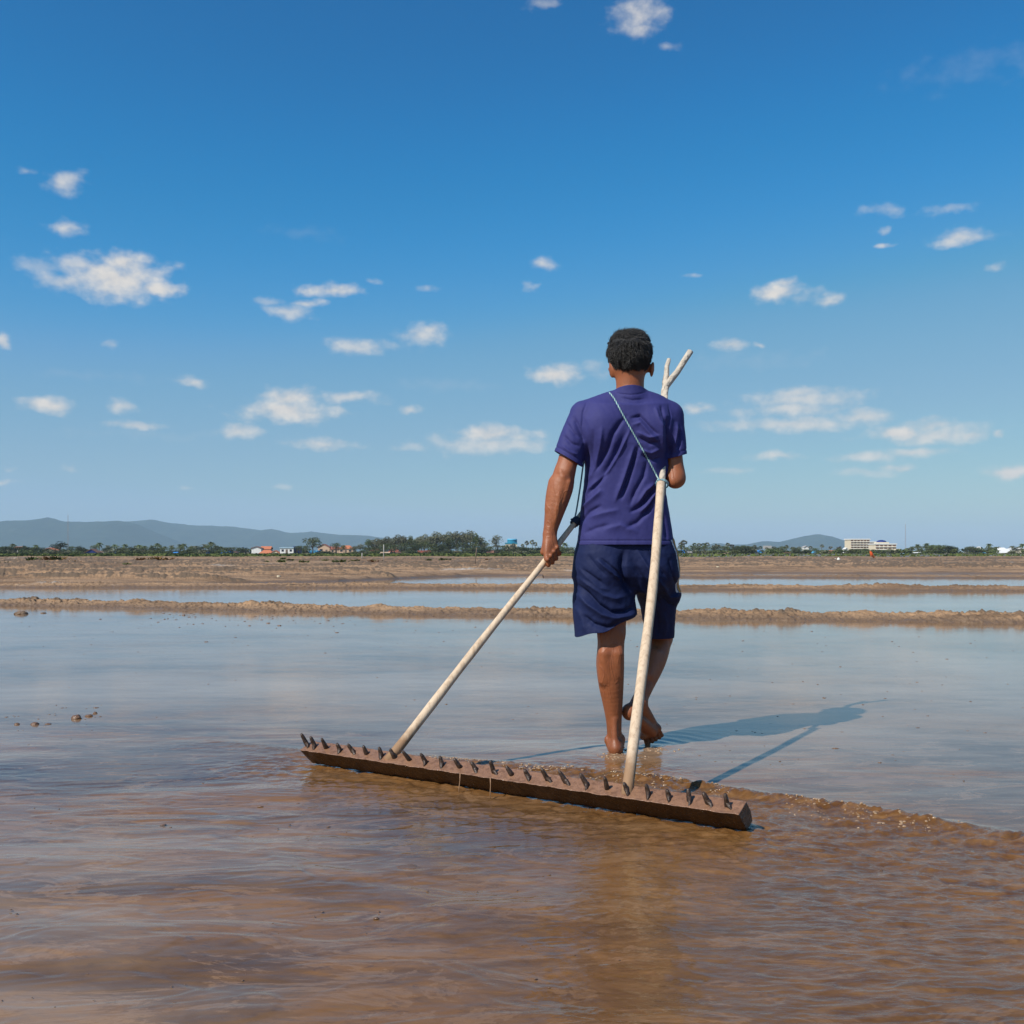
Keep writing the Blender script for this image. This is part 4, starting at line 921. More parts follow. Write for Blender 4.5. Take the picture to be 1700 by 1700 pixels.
# ================================================================ VILLAGE, TREES AND SMALL THINGS
def mat(c, rough=.85, var=.15, name=None): return simple(name or 'paint', c, rough, var, .8, .2)
M = dict(white=mat((.72, .71, .68), name='white_wall'), cream=mat((.70, .60, .44), name='cream_wall'), orange=mat((.50, .17, .085), name='orange_tile'), brown=mat((.20, .10, .07), name='brown_tile'), blue=mat((.05, .22, .56), .5, name='blue_sheet'),
         navy=mat((.015, .03, .16), .5, name='navy_paint'), pale=mat((.36, .50, .60), .6, name='pale_sheet'), grey=mat((.38, .36, .34), name='grey_block'), dark=mat((.03, .032, .04), .4, name='dark_opening'), tan=mat((.55, .38, .26), name='tan_wall'), wood=mat((.16, .12, .09), name='old_wood'), teal=mat((.03, .22, .33), .4, name='teal_paint'), metal=mat((.30, .22, .20), .5, name='mast_steel'), redroof=mat((.30, .10, .07), name='rust_roof'), skyb=mat((.12, .42, .62), .5, name='sky_blue'))
GZ = -.15
LM = []                                            # landmarks for the labels: (column, phrase)
def wx(px_, d): return (px_ - 850) * d / F
def house(x0, x1, ytop, yeave, d, wall, roof, label, cat='house', style='gable', wins=2, deep=None, door=True, win='dark', ridge='x', name='house', group=None, mark=None):
    w_ = wx(x1, d) - wx(x0, d); xc = (wx(x0, d) + wx(x1, d)) / 2; zt_ = CAMH + (HY - ytop) * d / F - GZ; ze = CAMH + (HY - yeave) * d / F - GZ; dp = deep or max(5, w_ * .7)
    o = tag(empty(name, (xc, d, GZ)), label, cat, group)
    MB().box(-w_ / 2 * .93, w_ / 2 * .93, 0, dp, 0, ze + .02).build('wall', M[wall], o)
    if style == 'gable':
        if ridge == 'x': MB().prism([(-.5, ze), (dp / 2, zt_), (dp + .5, ze), (dp + .5, ze + .25), (dp / 2, zt_ + .25), (-.5, ze + .25)], -w_ / 2, w_ / 2, 'x').build('roof', M[roof], o)
        else:
            MB().prism([(-w_ / 2, ze), (0, zt_ - .2), (w_ / 2, ze), (w_ / 2, ze + .3), (0, zt_), (-w_ / 2, ze + .3)], -.5, dp + .4, 'y').build('roof', M[roof], o)
            MB().prism([(-w_ / 2 * .93, ze + .02), (0, zt_ - .35), (w_ / 2 * .93, ze + .02)], .0, .3, 'y').build('gable', M[wall], o)
    elif style == 'hip':
        mb = MB(); r_ = min(w_ * .3, 6); mb.add([(-w_ / 2, -.5, ze), (w_ / 2, -.5, ze), (w_ / 2, dp + .5, ze), (-w_ / 2, dp + .5, ze), (-w_ / 2 + r_, dp / 2, zt_), (w_ / 2 - r_, dp / 2, zt_)], [(0, 1, 5, 4), (1, 2, 5), (2, 3, 4, 5), (3, 0, 4), (3, 2, 1, 0)]); mb.build('roof', M[roof], o)
    elif style == 'flat': MB().box(-w_ / 2, w_ / 2, -.4, dp + .4, ze, zt_).build('roof', M[roof], o)
    elif style == 'shed':
        MB().prism([(-.8, ze - .3), (dp, zt_), (dp, zt_ + .2), (-.8, ze)], -w_ / 2, w_ / 2, 'x').build('roof', M[roof], o)
    st = max(1, round(ze / 3.4)); hs_ = ze / st
    for s_ in range(st):
        for i in range(wins):
            u_ = -w_ * .42 + (i + .5) * w_ * .84 / wins
            if s_ == 0 and door and i == wins // 2: MB().box(u_ - .6, u_ + .6, -.06, .1, .05, min(2.2, ze * .8)).build('door', M['wood'], o)
            else: MB().box(u_ - w_ * .84 / wins * .28, u_ + w_ * .84 / wins * .28, -.05, .1, s_ * hs_ + hs_ * .35, s_ * hs_ + hs_ * .75).build('window', M[win], o)
    LM.append(((x0 + x1) / 2, mark or label.split(' with')[0].split(',')[0]))
    return o
# left village
house(112, 0 + 124, 906, 909, 640, 'tan', 'orange', 'small house with bright orange roof above the dark hedge, far left', mark='orange roof at the far left') if False else None
house(22, 35, 908, 911.5, 640, 'white', 'orange', 'orange tiled roof showing above the dark hedge, leftmost house', mark='leftmost orange roof')
house(71, 92, 909, 914, 600, 'tan', 'orange', 'orange roofed house with pale gable just left of the round broad tree', ridge='y', mark='orange roofed house')
house(140, 163, 911, 918, 560, 'navy', 'brown', 'dark blue house with brown gable roof and a white lean-to on its left', ridge='y', mark='dark blue house')
house(160, 173, 915, 917, 620, 'white', 'tan', 'low white house with tan roof right of the dark blue house', mark='tan roof')
house(184, 190, 917, 919, 620, 'white', 'pale', 'tiny pale shed between the palms right of the dark blue house', wins=1)
house(286, 294, 917, 919.5, 580, 'pale', 'blue', 'small blue roofed hut among the left palms', wins=1, mark='small blue hut')
house(302, 309, 918, 920, 600, 'skyb', 'blue', 'tiny sky blue hut right of the small blue roofed hut', wins=1)
house(331, 352, 916, 918.5, 560, 'wood', 'navy', 'open shed with dark blue roof under the palms', style='shed', wins=3, mark='dark blue shed')
house(365, 384, 915, 920, 560, 'skyb', 'blue', 'sky blue shed with bright blue sheet roof, near the left end of the long wall', wins=1, mark='bright blue shed')
house(384, 395, 915, 920, 590, 'grey', 'brown', 'grey hut with brown roof right of the bright blue shed', ridge='y', wins=1)
house(417, 434, 907, 910.5, 620, 'white', 'brown', 'tall plain white house front behind the long grey wall', ridge='y', wins=0, door=False, mark='white house')
house(432, 450, 907.5, 912, 625, 'tan', 'orange', 'house wing with long orange roof joined behind the plain white house front', wins=3, mark='orange roofed wing')
house(427, 455, 913, 920, 585, 'orange', 'orange', 'low broad house with sloping orange tile roof in front of the white house', style='hip', wins=2, mark='low orange roof')
house(448, 465, 913.5, 919.5, 580, 'cream', 'orange', 'cream gabled house with orange roof left of the white two storey building', ridge='y', wins=2, mark='cream gabled house')
o = house(464, 488, 908.5, 910, 560, 'white', 'pale', 'white two storey building with pale flat roof and wide upper windows', style='flat', wins=3, deep=16, cat='building', name='building', mark='white two storey building')
house(487, 498, 907, 911, 562, 'navy', 'navy', 'dark blue tall annex standing against the white two storey building', style='flat', wins=1, mark='dark blue annex')
house(512, 530, 914.5, 920, 560, 'white', 'skyb', 'low white stall under a pale blue sheet roof, right of the dark blue annex', style='shed', wins=1, mark='pale blue stall')
house(527, 548, 903, 909, 640, 'tan', 'redroof', 'house with steep rust red roof and cream gable right of the big round tree', ridge='y', wins=2, mark='rust red gabled house')
house(548, 562, 908, 912, 640, 'tan', 'redroof', 'lower tan wing between the rust red gable and the long orange roof', wins=2)
house(561, 587, 905.5, 911, 640, 'tan', 'orange', 'wide orange tile roof over tan walls behind round bushes', style='hip', wins=3, mark='wide orange roof')
house(614, 632, 908, 915, 640, 'brown', 'redroof', 'dull red roof half hidden behind the first tall grove trees', style='hip', wins=2, mark='dull red roof')
house(630, 646, 917, 920, 520, 'tan', 'tan', 'low tan shelter by the tall thin pole', style='shed', wins=1)
house(644, 664, 909, 916, 640, 'brown', 'redroof', 'second dull red roof, behind the grove just right of the tall thin pole', style='hip', wins=2)
house(655, 672, 917.5, 920, 530, 'dark', 'brown', 'dark low open shed with brown roof at the foot of the grove', style='shed', wins=1, mark='dark low shed')
o = house(695, 713, 914, 916.5, 520, 'white', 'brown', 'small white and blue house on a rusty base below the grove', style='flat', wins=2, door=False, mark='small white grove house')
MB().box(-3.2, 3.6, -1.2, -.3, .0, 1.6).build('porch', M['redroof'], o)
house(753, 766, 915.5, 918.5, 560, 'tan', 'brown', 'brown roof half sunk in bushes below the tallest grove trees', wins=1)
house(807, 820, 914, 919, 600, 'tan', 'brown', 'brown roofed hut at the right foot of the grove', wins=1)
o = house(838, 859, 901, 903, 760, 'cream', 'teal', 'tall cream building with a drum shaped teal upper floor above the trees', style='flat', wins=3, cat='building', name='building', mark='teal drum building')
mb = MB(); n_ = 22; zc = 903; z0_, z1_ = CAMH + (HY - 902) * 760 / F - GZ, CAMH + (HY - 896) * 760 / F - GZ
mb.tube([(.8, 6, z0_), (.8, 6, z1_)], [3.7, 3.7], n_).build('drum', M['teal'], o); MB().tube([(.8, 6, z1_), (.8, 6, z1_ + .7)], [4.0, 3.6], n_).build('drum_roof', M['skyb'], o)
# right village
house(1124, 1137, 914, 919, 560, 'blue', 'blue', 'bright blue sheet roof shed just right of the man', wins=1, mark='bright blue shed by the man')
house(1141, 1150, 916, 919, 600, 'grey', 'grey', 'little grey shed under the first palms right of the man', wins=1)
house(1171, 1181, 918, 921, 560, 'redroof', 'redroof', 'low rust red shed between the palms', wins=1, mark='low rust red shed')
house(1193, 1210, 915.5, 920, 560, 'white', 'tan', 'pale house with tan roof and white front among palms', wins=3, mark='pale tan roofed house')
house(1205, 1214, 920, 922, 540, 'orange', 'redroof', 'low strip of rusty roof in front of the pale house', wins=1)
house(1257, 1265, 913.5, 918, 590, 'skyb', 'blue', 'small pointed bright blue roof among the right palms', ridge='y', wins=1, mark='small pointed blue roof')
house(1269, 1281, 906, 911, 1400, 'pale', 'grey', 'white block of flats on the foot of the distant right hill', style='flat', wins=4, cat='building', name='building', mark='white flats under the hill')
house(1268, 1282, 920.5, 922.5, 540, 'white', 'pale', 'long low pale roof at ground level below the palms', wins=2)
house(1295, 1313, 917, 919, 540, 'tan', 'brown', 'tan house under a flat dark roof at the edge of the mud', style='flat', wins=3, mark='tan flat roofed house')
house(1313, 1320, 919, 921, 550, 'white', 'pale', 'tiny white hut beside the tan flat roofed house', wins=1)
house(1334, 1343, 906, 909, 700, 'white', 'grey', 'narrow tall white house rising above the palms left of the orange roof', ridge='y', wins=1, mark='narrow tall white house')
house(1350, 1358, 914, 920, 640, 'pale', 'skyb', 'pale blue narrow house left of the orange and white roof', ridge='y', wins=1)
house(1361, 1380, 914.5, 920.5, 560, 'orange', 'cream', 'orange walled house under a broad pale gable roof', ridge='y', wins=2, mark='pale gabled orange house')
house(1378, 1390, 914, 917, 640, 'tan', 'orange', 'orange roof just left of the hotel', wins=1)
house(1402, 1409, 909, 913, 700, 'white', 'white', 'slim white house with two floors at the left foot of the hotel', ridge='y', wins=1, mark='slim white house')
house(1396, 1404, 919, 921, 640, 'tan', 'orange', 'low orange roof in front of the hotel\'s left corner', wins=1)
def block(x0, x1, ytop, yb, d, floors, bays, label, wall='cream', top=None):
    o = tag(empty('hotel', (wx((x0 + x1) / 2, d), d, GZ)), label, 'building'); w_ = wx(x1, d) - wx(x0, d); H_ = CAMH + (HY - ytop) * d / F - GZ
    MB().box(-w_ / 2, w_ / 2, 0, 16, 0, H_).build('wall', M[wall], o)
    MB().box(-w_ / 2 - .5, w_ / 2 + .5, -.6, 16.5, H_, H_ + .9).build('parapet', M['white'], o)
    zb = CAMH + (HY - yb) * d / F - GZ; fh = (H_ - zb) / floors
    for s_ in range(floors):
        MB().box(-w_ / 2 + .2, w_ / 2 - .2, -.9, .0, zb + s_ * fh, zb + s_ * fh + .35).build('balcony', M['white'], o)
        for b in range(bays):
            x_ = -w_ / 2 + (b + .5) * w_ / bays; MB().box(x_ - w_ / bays * .34, x_ + w_ / bays * .34, -.08, .2, zb + s_ * fh + fh * .35, zb + s_ * fh + fh * .85).build('window', M['brown'], o)
    LM.append(((x0 + x1) / 2, label.split(' with')[0])); return o, H_, w_
block(1412, 1444, 896, 915, 900, 5, 6, 'cream five storey hotel with rows of dark windows')
block(1444, 1455, 900.5, 917, 960, 3, 2, 'plain cream stair block standing between the two hotels', 'cream')
o, H_, w_ = block(1453, 1488, 904, 917, 860, 3, 5, 'cream four storey hotel with a blue dome on its roof')
bm_ = bmesh.new(); bmesh.ops.create_uvsphere(bm_, u_segments=20, v_segments=10, radius=1); mb = MB().add([Vector((v_.co.x * 4.2 - 1.5, v_.co.y * 4 + 6, max(0, v_.co.z) * 2.0 + H_ + 1.9)) for v_ in bm_.verts], [[v_.index for v_ in f_.verts] for f_ in bm_.faces]); bm_.free(); mb.build('dome', M['navy'], o); MB().box(-6, 3.2, 1, 11, H_ + .9, H_ + 2.0).build('drum', M['cream'], o)
house(1453, 1469, 919, 921.5, 620, 'white', 'pale', 'long low white shed at the foot of the domed hotel', wins=2)
house(1488, 1495, 911, 914, 800, 'cream', 'cream', 'small cream annex on the right side of the domed hotel', style='flat', wins=1)
house(1500, 1509, 919, 921, 560, 'skyb', 'pale', 'tiny pale blue roof below the right mast', wins=1)
house(1518, 1532, 917.5, 920.5, 540, 'white', 'white', 'white shed with light gable roof right of the thin mast', ridge='x', wins=1, mark='white gabled shed')
house(1589, 1599, 914, 917, 640, 'white', 'pale', 'white house just right of the dense tree clump', wins=2, mark='white house right of the clump')
house(1622, 1633, 907.5, 912, 760, 'cream', 'white', 'cream house with pitched white roof above the right trees', style='hip', wins=2, mark='cream hill house')
house(1625, 1640, 918, 920, 600, 'skyb', 'skyb', 'long low sky blue shed under the right trees', wins=2)
house(1656, 1676, 909, 914, 640, 'white', 'white', 'large white hall with sloping roof at the right edge', style='hip', wins=0, door=False, mark='large white hall')
house(1668, 1722, 909.5, 919, 600, 'cream', 'white', 'huge white warehouse roof cut by the right picture edge', ridge='y', wins=3, cat='warehouse', name='warehouse', mark='white warehouse')
# long wall
o = tag(empty('block_wall', (wx(470, 545), 545, GZ)), 'long grey block wall in front of the white and orange roofed houses', 'wall')
for a, b in ((397, 470), (503, 541)):
    MB().box(wx(a, 545) - wx(470, 545), wx(b, 545) - wx(470, 545), 0, .3, 0, CAMH + (HY - 920) * 545 / F - GZ).build('wall_panel', M['grey'], o)
# masts and poles
def mast(px_, ytop, d, wd, label, name='mast', lattice=True, cat='mast'):
    H_ = CAMH + (HY - ytop) * d / F - GZ; o = tag(empty(name, (wx(px_, d), d, GZ)), label, cat)
    mb = MB()
    for sx, sy in ((-1, -1), (1, -1), (0, 1)): mb.tube([(sx * wd, sy * wd, 0), (sx * wd * .35, sy * wd * .35, H_)], [.06, .05], 5)
    n_ = 14
    for i in range(n_):
        t0, t1 = i / n_, (i + 1) / n_; a, b = wd * (1 - .65 * t0), wd * (1 - .65 * t1)
        for (x0_, y0_), (x1_, y1_) in (((-1, -1), (1, -1)), ((1, -1), (0, 1)), ((0, 1), (-1, -1))): mb.tube([(x0_ * a, y0_ * a, t0 * H_), (x1_ * b, y1_ * b, t1 * H_)], .03, 4)
    mb.build('tower', M['metal'], o)
    MB().tube([(0, 0, H_), (0, 0, H_ + 2.5)], .06, 5).build('antenna', M['white'], o); LM.append((px_, label.split(' with')[0].split(' in front')[0]))
mast(113, 855, 900, .55, 'thin rusty lattice mast in front of the left hills')
mast(1503, 870, 950, .55, 'thin pale lattice mast right of the domed hotel')
def pole(px_, ybase, ytop, r_, label, m_, name='pole', lean=0, cat='pole', z0=-.05, d=None):
    d = d or CAMH * F / (ybase - HY); b = P(px_, ybase, d); tp = P(px_ + lean, ytop, d); o = MB().tube([Vector((0, 0, -.15)), (tp - b) * .5 + Vector((.004, 0, 0)), tp - b], [r_, r_ * .9, r_ * .8], 8, jit=.06, seed=int(px_)).build(name, m_, None, True, b); tag(o, label, cat); return o
pole(637, 934, 904, .035, 'tall thin grey pole standing on the mud left of the grove', M['grey'])
pole(601, 930, 918, .05, 'short grey pole on the mud in front of the bushes', M['grey'])
pole(787.5, 943, 909, .028, 'thin leaning stick planted in a white heap on the mud', M['wood'], name='stick', lean=4, cat='stick')
pole(532, 926, 917, .05, 'small dark post at the far edge of the mud, centre left', M['wood']) if False else None
sp1 = simple('stake_wood', (.50, .42, .30), .85, .2, 9)
for px_, yb, yt, r_, lb_ in ((462.5, 965, 955, .058, 'pale round stake at the far edge of the second pan, left of the man'), (838.5, 952.5, 946, .065, 'pale short stake standing by the water left of the man\'s hand'), (1191.5, 945.5, 940, .08, 'pale stake on the far bank right of the man, left of two'), (1226, 942.5, 940, .07, 'smallest pale stake on the far bank right of the man')):
    pole(px_, yb, yt, r_, lb_, sp1, name='stake', cat='stake')
M_sack = simple('white_sack', (.74, .72, .66), .8, .1, 5)
for px_, yb, h_, w_, lb_ in ((1392, 933.5, .36, .13, 'taller white sack standing on the mud below the hotel'), (1386.5, 932.5, .26, .10, 'smaller cream sack next to the taller white sack')):
    d = CAMH * F / (yb - HY); b = P(px_, yb, d); o = MB().tube([(0, 0, -.02), (0, 0, h_ * .2), (.01, 0, h_ * .7), (0, 0, h_ * .9), (.01, 0, h_)], [w_ * .9, w_, w_ * .95, w_ * .5, w_ * .3], 12, jit=.06, seed=2).build('sack', M_sack, None, True, b); tag(o, lb_, 'sack')
for px_, py_, w_, lb_ in ((786, 944.5, .22, 'white heap of salt round the foot of the thin stick'), (696, 947, .16, 'small white salt heap on the mud left of the thin stick'), (41, 955.5, .10, 'tiny white salt heap on the left mud bank'), (531, 945, .14, 'white salt heap on the mud, centre left'), (213, 927, .22, 'pale salt heap at the field edge below the left palms'), (1331, 936, .2, 'low white salt heap left of the two sacks')):
    d = CAMH * F / (py_ - HY); b = P(px_, py_, d); bm_ = bmesh.new(); bmesh.ops.create_icosphere(bm_, subdivisions=2, radius=1); rn = random.Random(int(px_))
    o = MB().add([Vector((v_.co.x * w_, v_.co.y * w_ * .7, v_.co.z * w_ * .32)) * rn.uniform(.85, 1.15) for v_ in bm_.verts], [[v_.index for v_ in f_.verts] for f_ in bm_.faces]).build('salt_heap', M_sack, None, True, b + Vector((0, 0, .02))); bm_.free(); tag(o, lb_, 'salt heap')
# distant stooping worker in orange
d = 104.0; b = P(1447.5, 929.3, d); wk = tag(empty('person', b), 'distant stooping person in an orange shirt on the far mud', 'person')
Vw = Vol((-.4, -.4, -.02), (.5, .4, .85), .012)
Vw.chain([(0, 0, .46), (-.05, 0, .60), (-.10, 0, .70)], [.12, .13, .10], k=.04); Vw.ell((-.14, 0, .79), (.07, .075, .085), .02)
Vw.chain([(0, .07, .44), (.16, .06, .34), (.10, .06, .04)], [.08, .06, .045], k=.03); Vw.chain([(0, -.07, .44), (.22, -.06, .30), (.2, -.06, .04)], [.08, .06, .045], k=.03)
Vw.chain([(-.10, .14, .66), (-.06, .16, .48), (-.16, .12, .34)], [.05, .042, .034], k=.02); Vw.chain([(-.10, -.14, .66), (-.04, -.16, .48), (-.14, -.12, .32)], [.05, .042, .034], k=.02)
Vw.mesh('body', M_skin, wk); Vw = Vol((-.4, -.4, .3), (.4, .4, .92), .012); Vw.chain([(.02, 0, .44), (-.05, 0, .60), (-.10, 0, .70)], [.14, .15, .125], k=.04); Vw.chain([(-.10, .14, .66), (-.07, .16, .52)], [.065, .06], k=.03); Vw.chain([(-.10, -.14, .66), (-.06, -.16, .52)], [.065, .06], k=.03)
Vw.mesh('shirt', mat((.62, .10, .03), name='orange_cloth'), wk); Vw = Vol((-.4, -.4, .6), (.3, .4, 1.0), .012); Vw.ell((-.14, 0, .83), (.10, .10, .065), .02); Vw.mesh('headscarf', mat((.62, .12, .04), name='orange_scarf'), wk)

# ---------------- trees
def leafmat(name, a, b):
    t = NT(name); oi = t.n('ShaderNodeObjectInfo'); n_ = t.noise(.9, 3, .6)
    c = t.mix(n_, a, b); hs_ = t.n('ShaderNodeHueSaturation'); t.l(c, hs_.inputs['Color']); v_ = t.math('ADD', t.math('MULTIPLY', oi.outputs['Random'], .5), .75); t.l(v_, hs_.inputs['Value'])
    t.l(t.math('ADD', t.math('MULTIPLY', oi.outputs['Random'], .03), .485), hs_.inputs['Hue']); t.col(hs_.outputs[0]); t.set(Roughness=.7, Specular__IOR__Level=.2); return t.m
ML = dict(green=leafmat('green_leaves', (.055, .075, .022), (.125, .14, .05)), olive=leafmat('olive_leaves', (.10, .105, .058), (.19, .185, .105)), deep=leafmat('deep_leaves', (.022, .034, .012), (.06, .07, .024)), dry=leafmat('dry_fronds', (.13, .12, .068), (.24, .21, .13)))
M_bark = simple('bark', (.13, .11, .09), .95, .3, 3)
def leafcloud(blobs, n, ls, seed):
    rn = np.random.RandomState(seed); tot = sum(b[3] * b[4] for b in blobs); v, f = [], []
    for (x, y, z, rx, rz) in blobs:
        m = int(n * rx * rz / tot)
        for _ in range(m):
            dr = rn.normal(size=3); dr /= np.linalg.norm(dr); rr_ = .62 + .42 * rn.rand() ** .6
            p = np.array([x + dr[0] * rx * rr_, y + dr[1] * rx * rr_, z + dr[2] * rz * rr_])
            a = rn.normal(size=3); a /= np.linalg.norm(a); b = np.cross(a, rn.normal(size=3)); b /= np.linalg.norm(b); s_ = ls * (.6 + .8 * rn.rand()); k = len(v)
            v += [p - a * s_, p - b * s_ * .6, p + a * s_, p + b * s_ * .6]; f.append((k, k + 1, k + 2, k + 3))
    return v, f
def broad(h, w, leaf, seed, n=900, low=.25, ls=.30, umbrella=False, name='broadleaf_tree'):
    "unit built at true size; origin at the trunk's foot"
    rn = random.Random(seed); o = empty(name)
    tr = MB().tube([(0, 0, -.2), (w * .02, 0, h * .25), (-w * .02, 0, h * .55), (0, 0, h * .8)], [h * .030, h * .022, h * .014, h * .006], 8, jit=.08, seed=seed)
    bl = []
    for i in range(11):
        a = rn.uniform(0, 6.283); r_ = w * .5 * rn.uniform(.1, .72); z_ = h * rn.uniform(low + .18, .86); 
        if umbrella: z_ = h * rn.uniform(.66, .86)
        s_ = rn.uniform(.16, .28) * w
        top = math.sqrt(max(0.02, 1 - (r_ / (w * .52)) ** 2)); z_ = min(z_, h * (low + (1 - low) * top) - s_ * .55)
        bl.append((r_ * math.cos(a), r_ * math.sin(a), z_, s_, s_ * (.42 if umbrella else .72)))
        tr.tube([(0, 0, h * rn.uniform(.25, .5)), (r_ * .5 * math.cos(a), r_ * .5 * math.sin(a), z_ * .8), (r_ * math.cos(a), r_ * math.sin(a), z_)], [h * .012, h * .008, h * .003], 5)
    bl.append((0, 0, h * .88 - w * .05, w * .22, w * .16))
    tr.build('trunk', M_bark, o, True); v, f = leafcloud(bl, n, ls * h / 10, seed); mesh_obj('crown', v, f, ML[leaf], o, smooth=False); return o
def bush(h, w, leaf, seed, n=420, name='bush'):
    rn = random.Random(seed); o = empty(name); bl = [(rn.uniform(-.36, .36) * w, rn.uniform(-.3, .3) * w, h * rn.uniform(.25, .62), w * rn.uniform(.18, .28), h * rn.uniform(.25, .38)) for _ in range(7)]
    MB().tube([(0, 0, -.1), (0, 0, h * .5)], [.06 * h, .02 * h], 6).build('stem', M_bark, o); v, f = leafcloud(bl, n, .10 * h, seed); mesh_obj('foliage', v, f, ML[leaf], o, smooth=False); return o
def palm(h, kind, seed):
    rn = random.Random(seed); o = empty('sugar_palm' if kind == 'fan' else 'coconut_palm'); ln = rn.uniform(-.05, .05) * h
    MB().tube([(0, 0, -.2), (ln * .4, 0, h * .4), (ln, 0, h * .80)], [h * .026, h * .02, h * .017], 8, jit=.04, seed=seed).build('trunk', M_bark, o, True)
    v, f = [], []; c = Vector((ln, 0, h * .80))
    if kind == 'fan':
        for i in range(38):
            a = rn.uniform(0, 6.283); e = rn.uniform(-1.1, 1.45); dr = Vector((math.cos(a) * math.cos(e), math.sin(a) * math.cos(e), math.sin(e))); L = h * rn.uniform(.15, .20); side = dr.cross(Vector((rn.uniform(-1, 1), rn.uniform(-1, 1), rn.uniform(-1, 1)))).normalized(); k = len(v)
            st = c + dr * L * .45; v += [c, st]; m = 7
            for j in range(m):
                w_ = (j / (m - 1) - .5) * 2.6; tip = st + (dr * math.cos(w_) + side * math.sin(w_)) * L * rn.uniform(.65, .85); sd = side * L * .09; nn_ = len(v); v += [tip, st + (dr * math.cos(w_) + side * math.sin(w_)) * L * .35 + sd, st + (dr * math.cos(w_) + side * math.sin(w_)) * L * .35 - sd]; f.append((k + 1, nn_ + 1, nn_, nn_ + 2))
    else:
        for i in range(24):
            a = i * 2.4 + rn.uniform(-.3, .3); e = rn.uniform(-.7, 1.35); L = h * rn.uniform(.27, .36); hd_ = Vector((math.cos(a), math.sin(a), 0)); sd = Vector((-math.sin(a), math.cos(a), 0)); pr = None
            for j in range(9):
                u_ = j / 8; p = c + hd_ * L * (u_ * math.cos(e) + .1 * u_) + Vector((0, 0, L * (u_ * math.sin(e) - .75 * u_ * u_)))
                if pr is not None:
                    wd = L * .21 * math.sin(math.pi * min(.98, .15 + u_ * .8))
                    for s_ in (-1, 1):
                        k = len(v); v += [pr, p, p + sd * s_ * wd + Vector((0, 0, -wd * .55)), pr + sd * s_ * wd * .9 + Vector((0, 0, -wd * .75)) + (p - pr) * .25]; f.append((k, k + 1, k + 2, k + 3))
                pr = p
    mesh_obj('crown', v, f, ML['dry' if kind == 'fan' and seed % 3 == 0 else ('green' if seed % 2 else 'olive')], o, smooth=False); return o
PROTO = {'broad': [broad(10, 9.5, 'green', 1), broad(10, 9, 'deep', 2), broad(10, 8, 'green', 3, 700)], 'airy': [broad(10, 8.5, 'olive', 4, 1000, .2, .28), broad(10, 9.5, 'olive', 5, 900, .3, .27), broad(10, 8, 'olive', 6, 800, .3, .27, True), broad(10, 7.5, 'green', 16, 900, .25, .27)],
         'deep': [broad(10, 12, 'deep', 7, 1200, .05)], 'bush': [bush(4, 7, 'green', 8), bush(4, 8, 'deep', 9), bush(4, 6, 'olive', 10), bush(4, 7, 'green', 12)], 'fan': [palm(10, 'fan', s_) for s_ in (1, 2, 3, 4, 6)], 'coco': [palm(10, 'coco', s_) for s_ in (1, 2, 3, 5)]}
H0 = {'broad': 10, 'airy': 10, 'deep': 10, 'bush': 4, 'fan': 10, 'coco': 10}
used = {}
def clone(src, loc, sc, rz):
    if src.name not in used: used[src.name] = 1; o = src
    else:
        o = src.copy(); COL.objects.link(o)
        for ch in list(src.children): c = ch.copy(); COL.objects.link(c); c.parent = o
    o.location = loc; o.scale = sc; o.rotation_euler = (0, 0, rz); return o
KN = {'broad': ('round leafy tree', 'tree'), 'airy': ('tall airy grey green tree', 'tree'), 'deep': ('wide dark green tree', 'tree'), 'bush': ('low bush', 'bush'), 'fan': ('fan leaved palm', 'palm'), 'coco': ('feathery coconut palm', 'palm')}
GR = {'broad': 'round trees of the village', 'airy': 'tall trees of the grove', 'deep': 'wide dark trees', 'bush': 'bushes along the far edge of the mud', 'fan': 'fan palms of the treeline', 'coco': 'coconut palms of the treeline'}
LANDM = sorted(LM)
TREES = []
def tree(kind, px_, ytop, d, wpx=None):
    if (px_ < 500 or px_ > 1100) and ytop < 916: ytop -= 2.4
    rn = random.Random(int(px_ * 7 + ytop)); src = rn.choice(PROTO[kind]); h = CAMH + (HY - ytop) * d / F - GZ; s_ = h / H0[kind]; sx = s_ * rn.uniform(.9, 1.1)
    if wpx: sx = (wpx * (1.0 if kind in ('fan', 'coco') else 1.25) * d / F) / {'broad': 9, 'airy': 8.4, 'deep': 12, 'bush': 7, 'fan': 4, 'coco': 5.6}[kind]
    o = clone(src, (wx(px_, d), d, GZ), (sx, sx, s_), rn.uniform(0, 6.28)); TREES.append((px_, ytop, kind, o))
T_ = lambda kind, d, lst: [tree(kind, a[0], a[1], d, a[2] if len(a) > 2 else None) for a in lst]
T_('broad', 560, [(100, 900.5, 24), (132, 908, 16), (118, 909, 14), (519, 892, 28), (507, 905, 15), (497, 908, 14), (558, 901, 16), (571, 904, 12), (385, 910.5, 24), (375, 911, 14), (404, 913, 12), (28, 910, 20), (5, 909, 20), (50, 911, 22)])
T_('deep', 540, [(15, 909, 34), (40, 909.5, 36), (66, 911, 34), (86, 914, 26), (112, 914, 26), (134, 913, 20), (174, 912, 18), (196, 913, 20), (748, 894, 30), (730, 903, 30), (690, 904, 26)])
T_('airy', 600, [(612, 894, 14), (625, 893, 16), (643, 890, 18), (654, 894, 14), (662, 886.5, 18), (670, 889, 14), (681, 888, 13), (695, 891, 14), (705, 886, 17), (716, 889, 14), (725, 882, 24), (737, 887, 18), (746, 882, 20), (757, 880.5, 20), (768, 882, 18), (781, 879.5, 22), (790, 884, 16), (797, 890, 14), (803, 902, 14), (823, 888, 18), (826, 903, 16), (598, 903, 14), (590, 906, 14)])
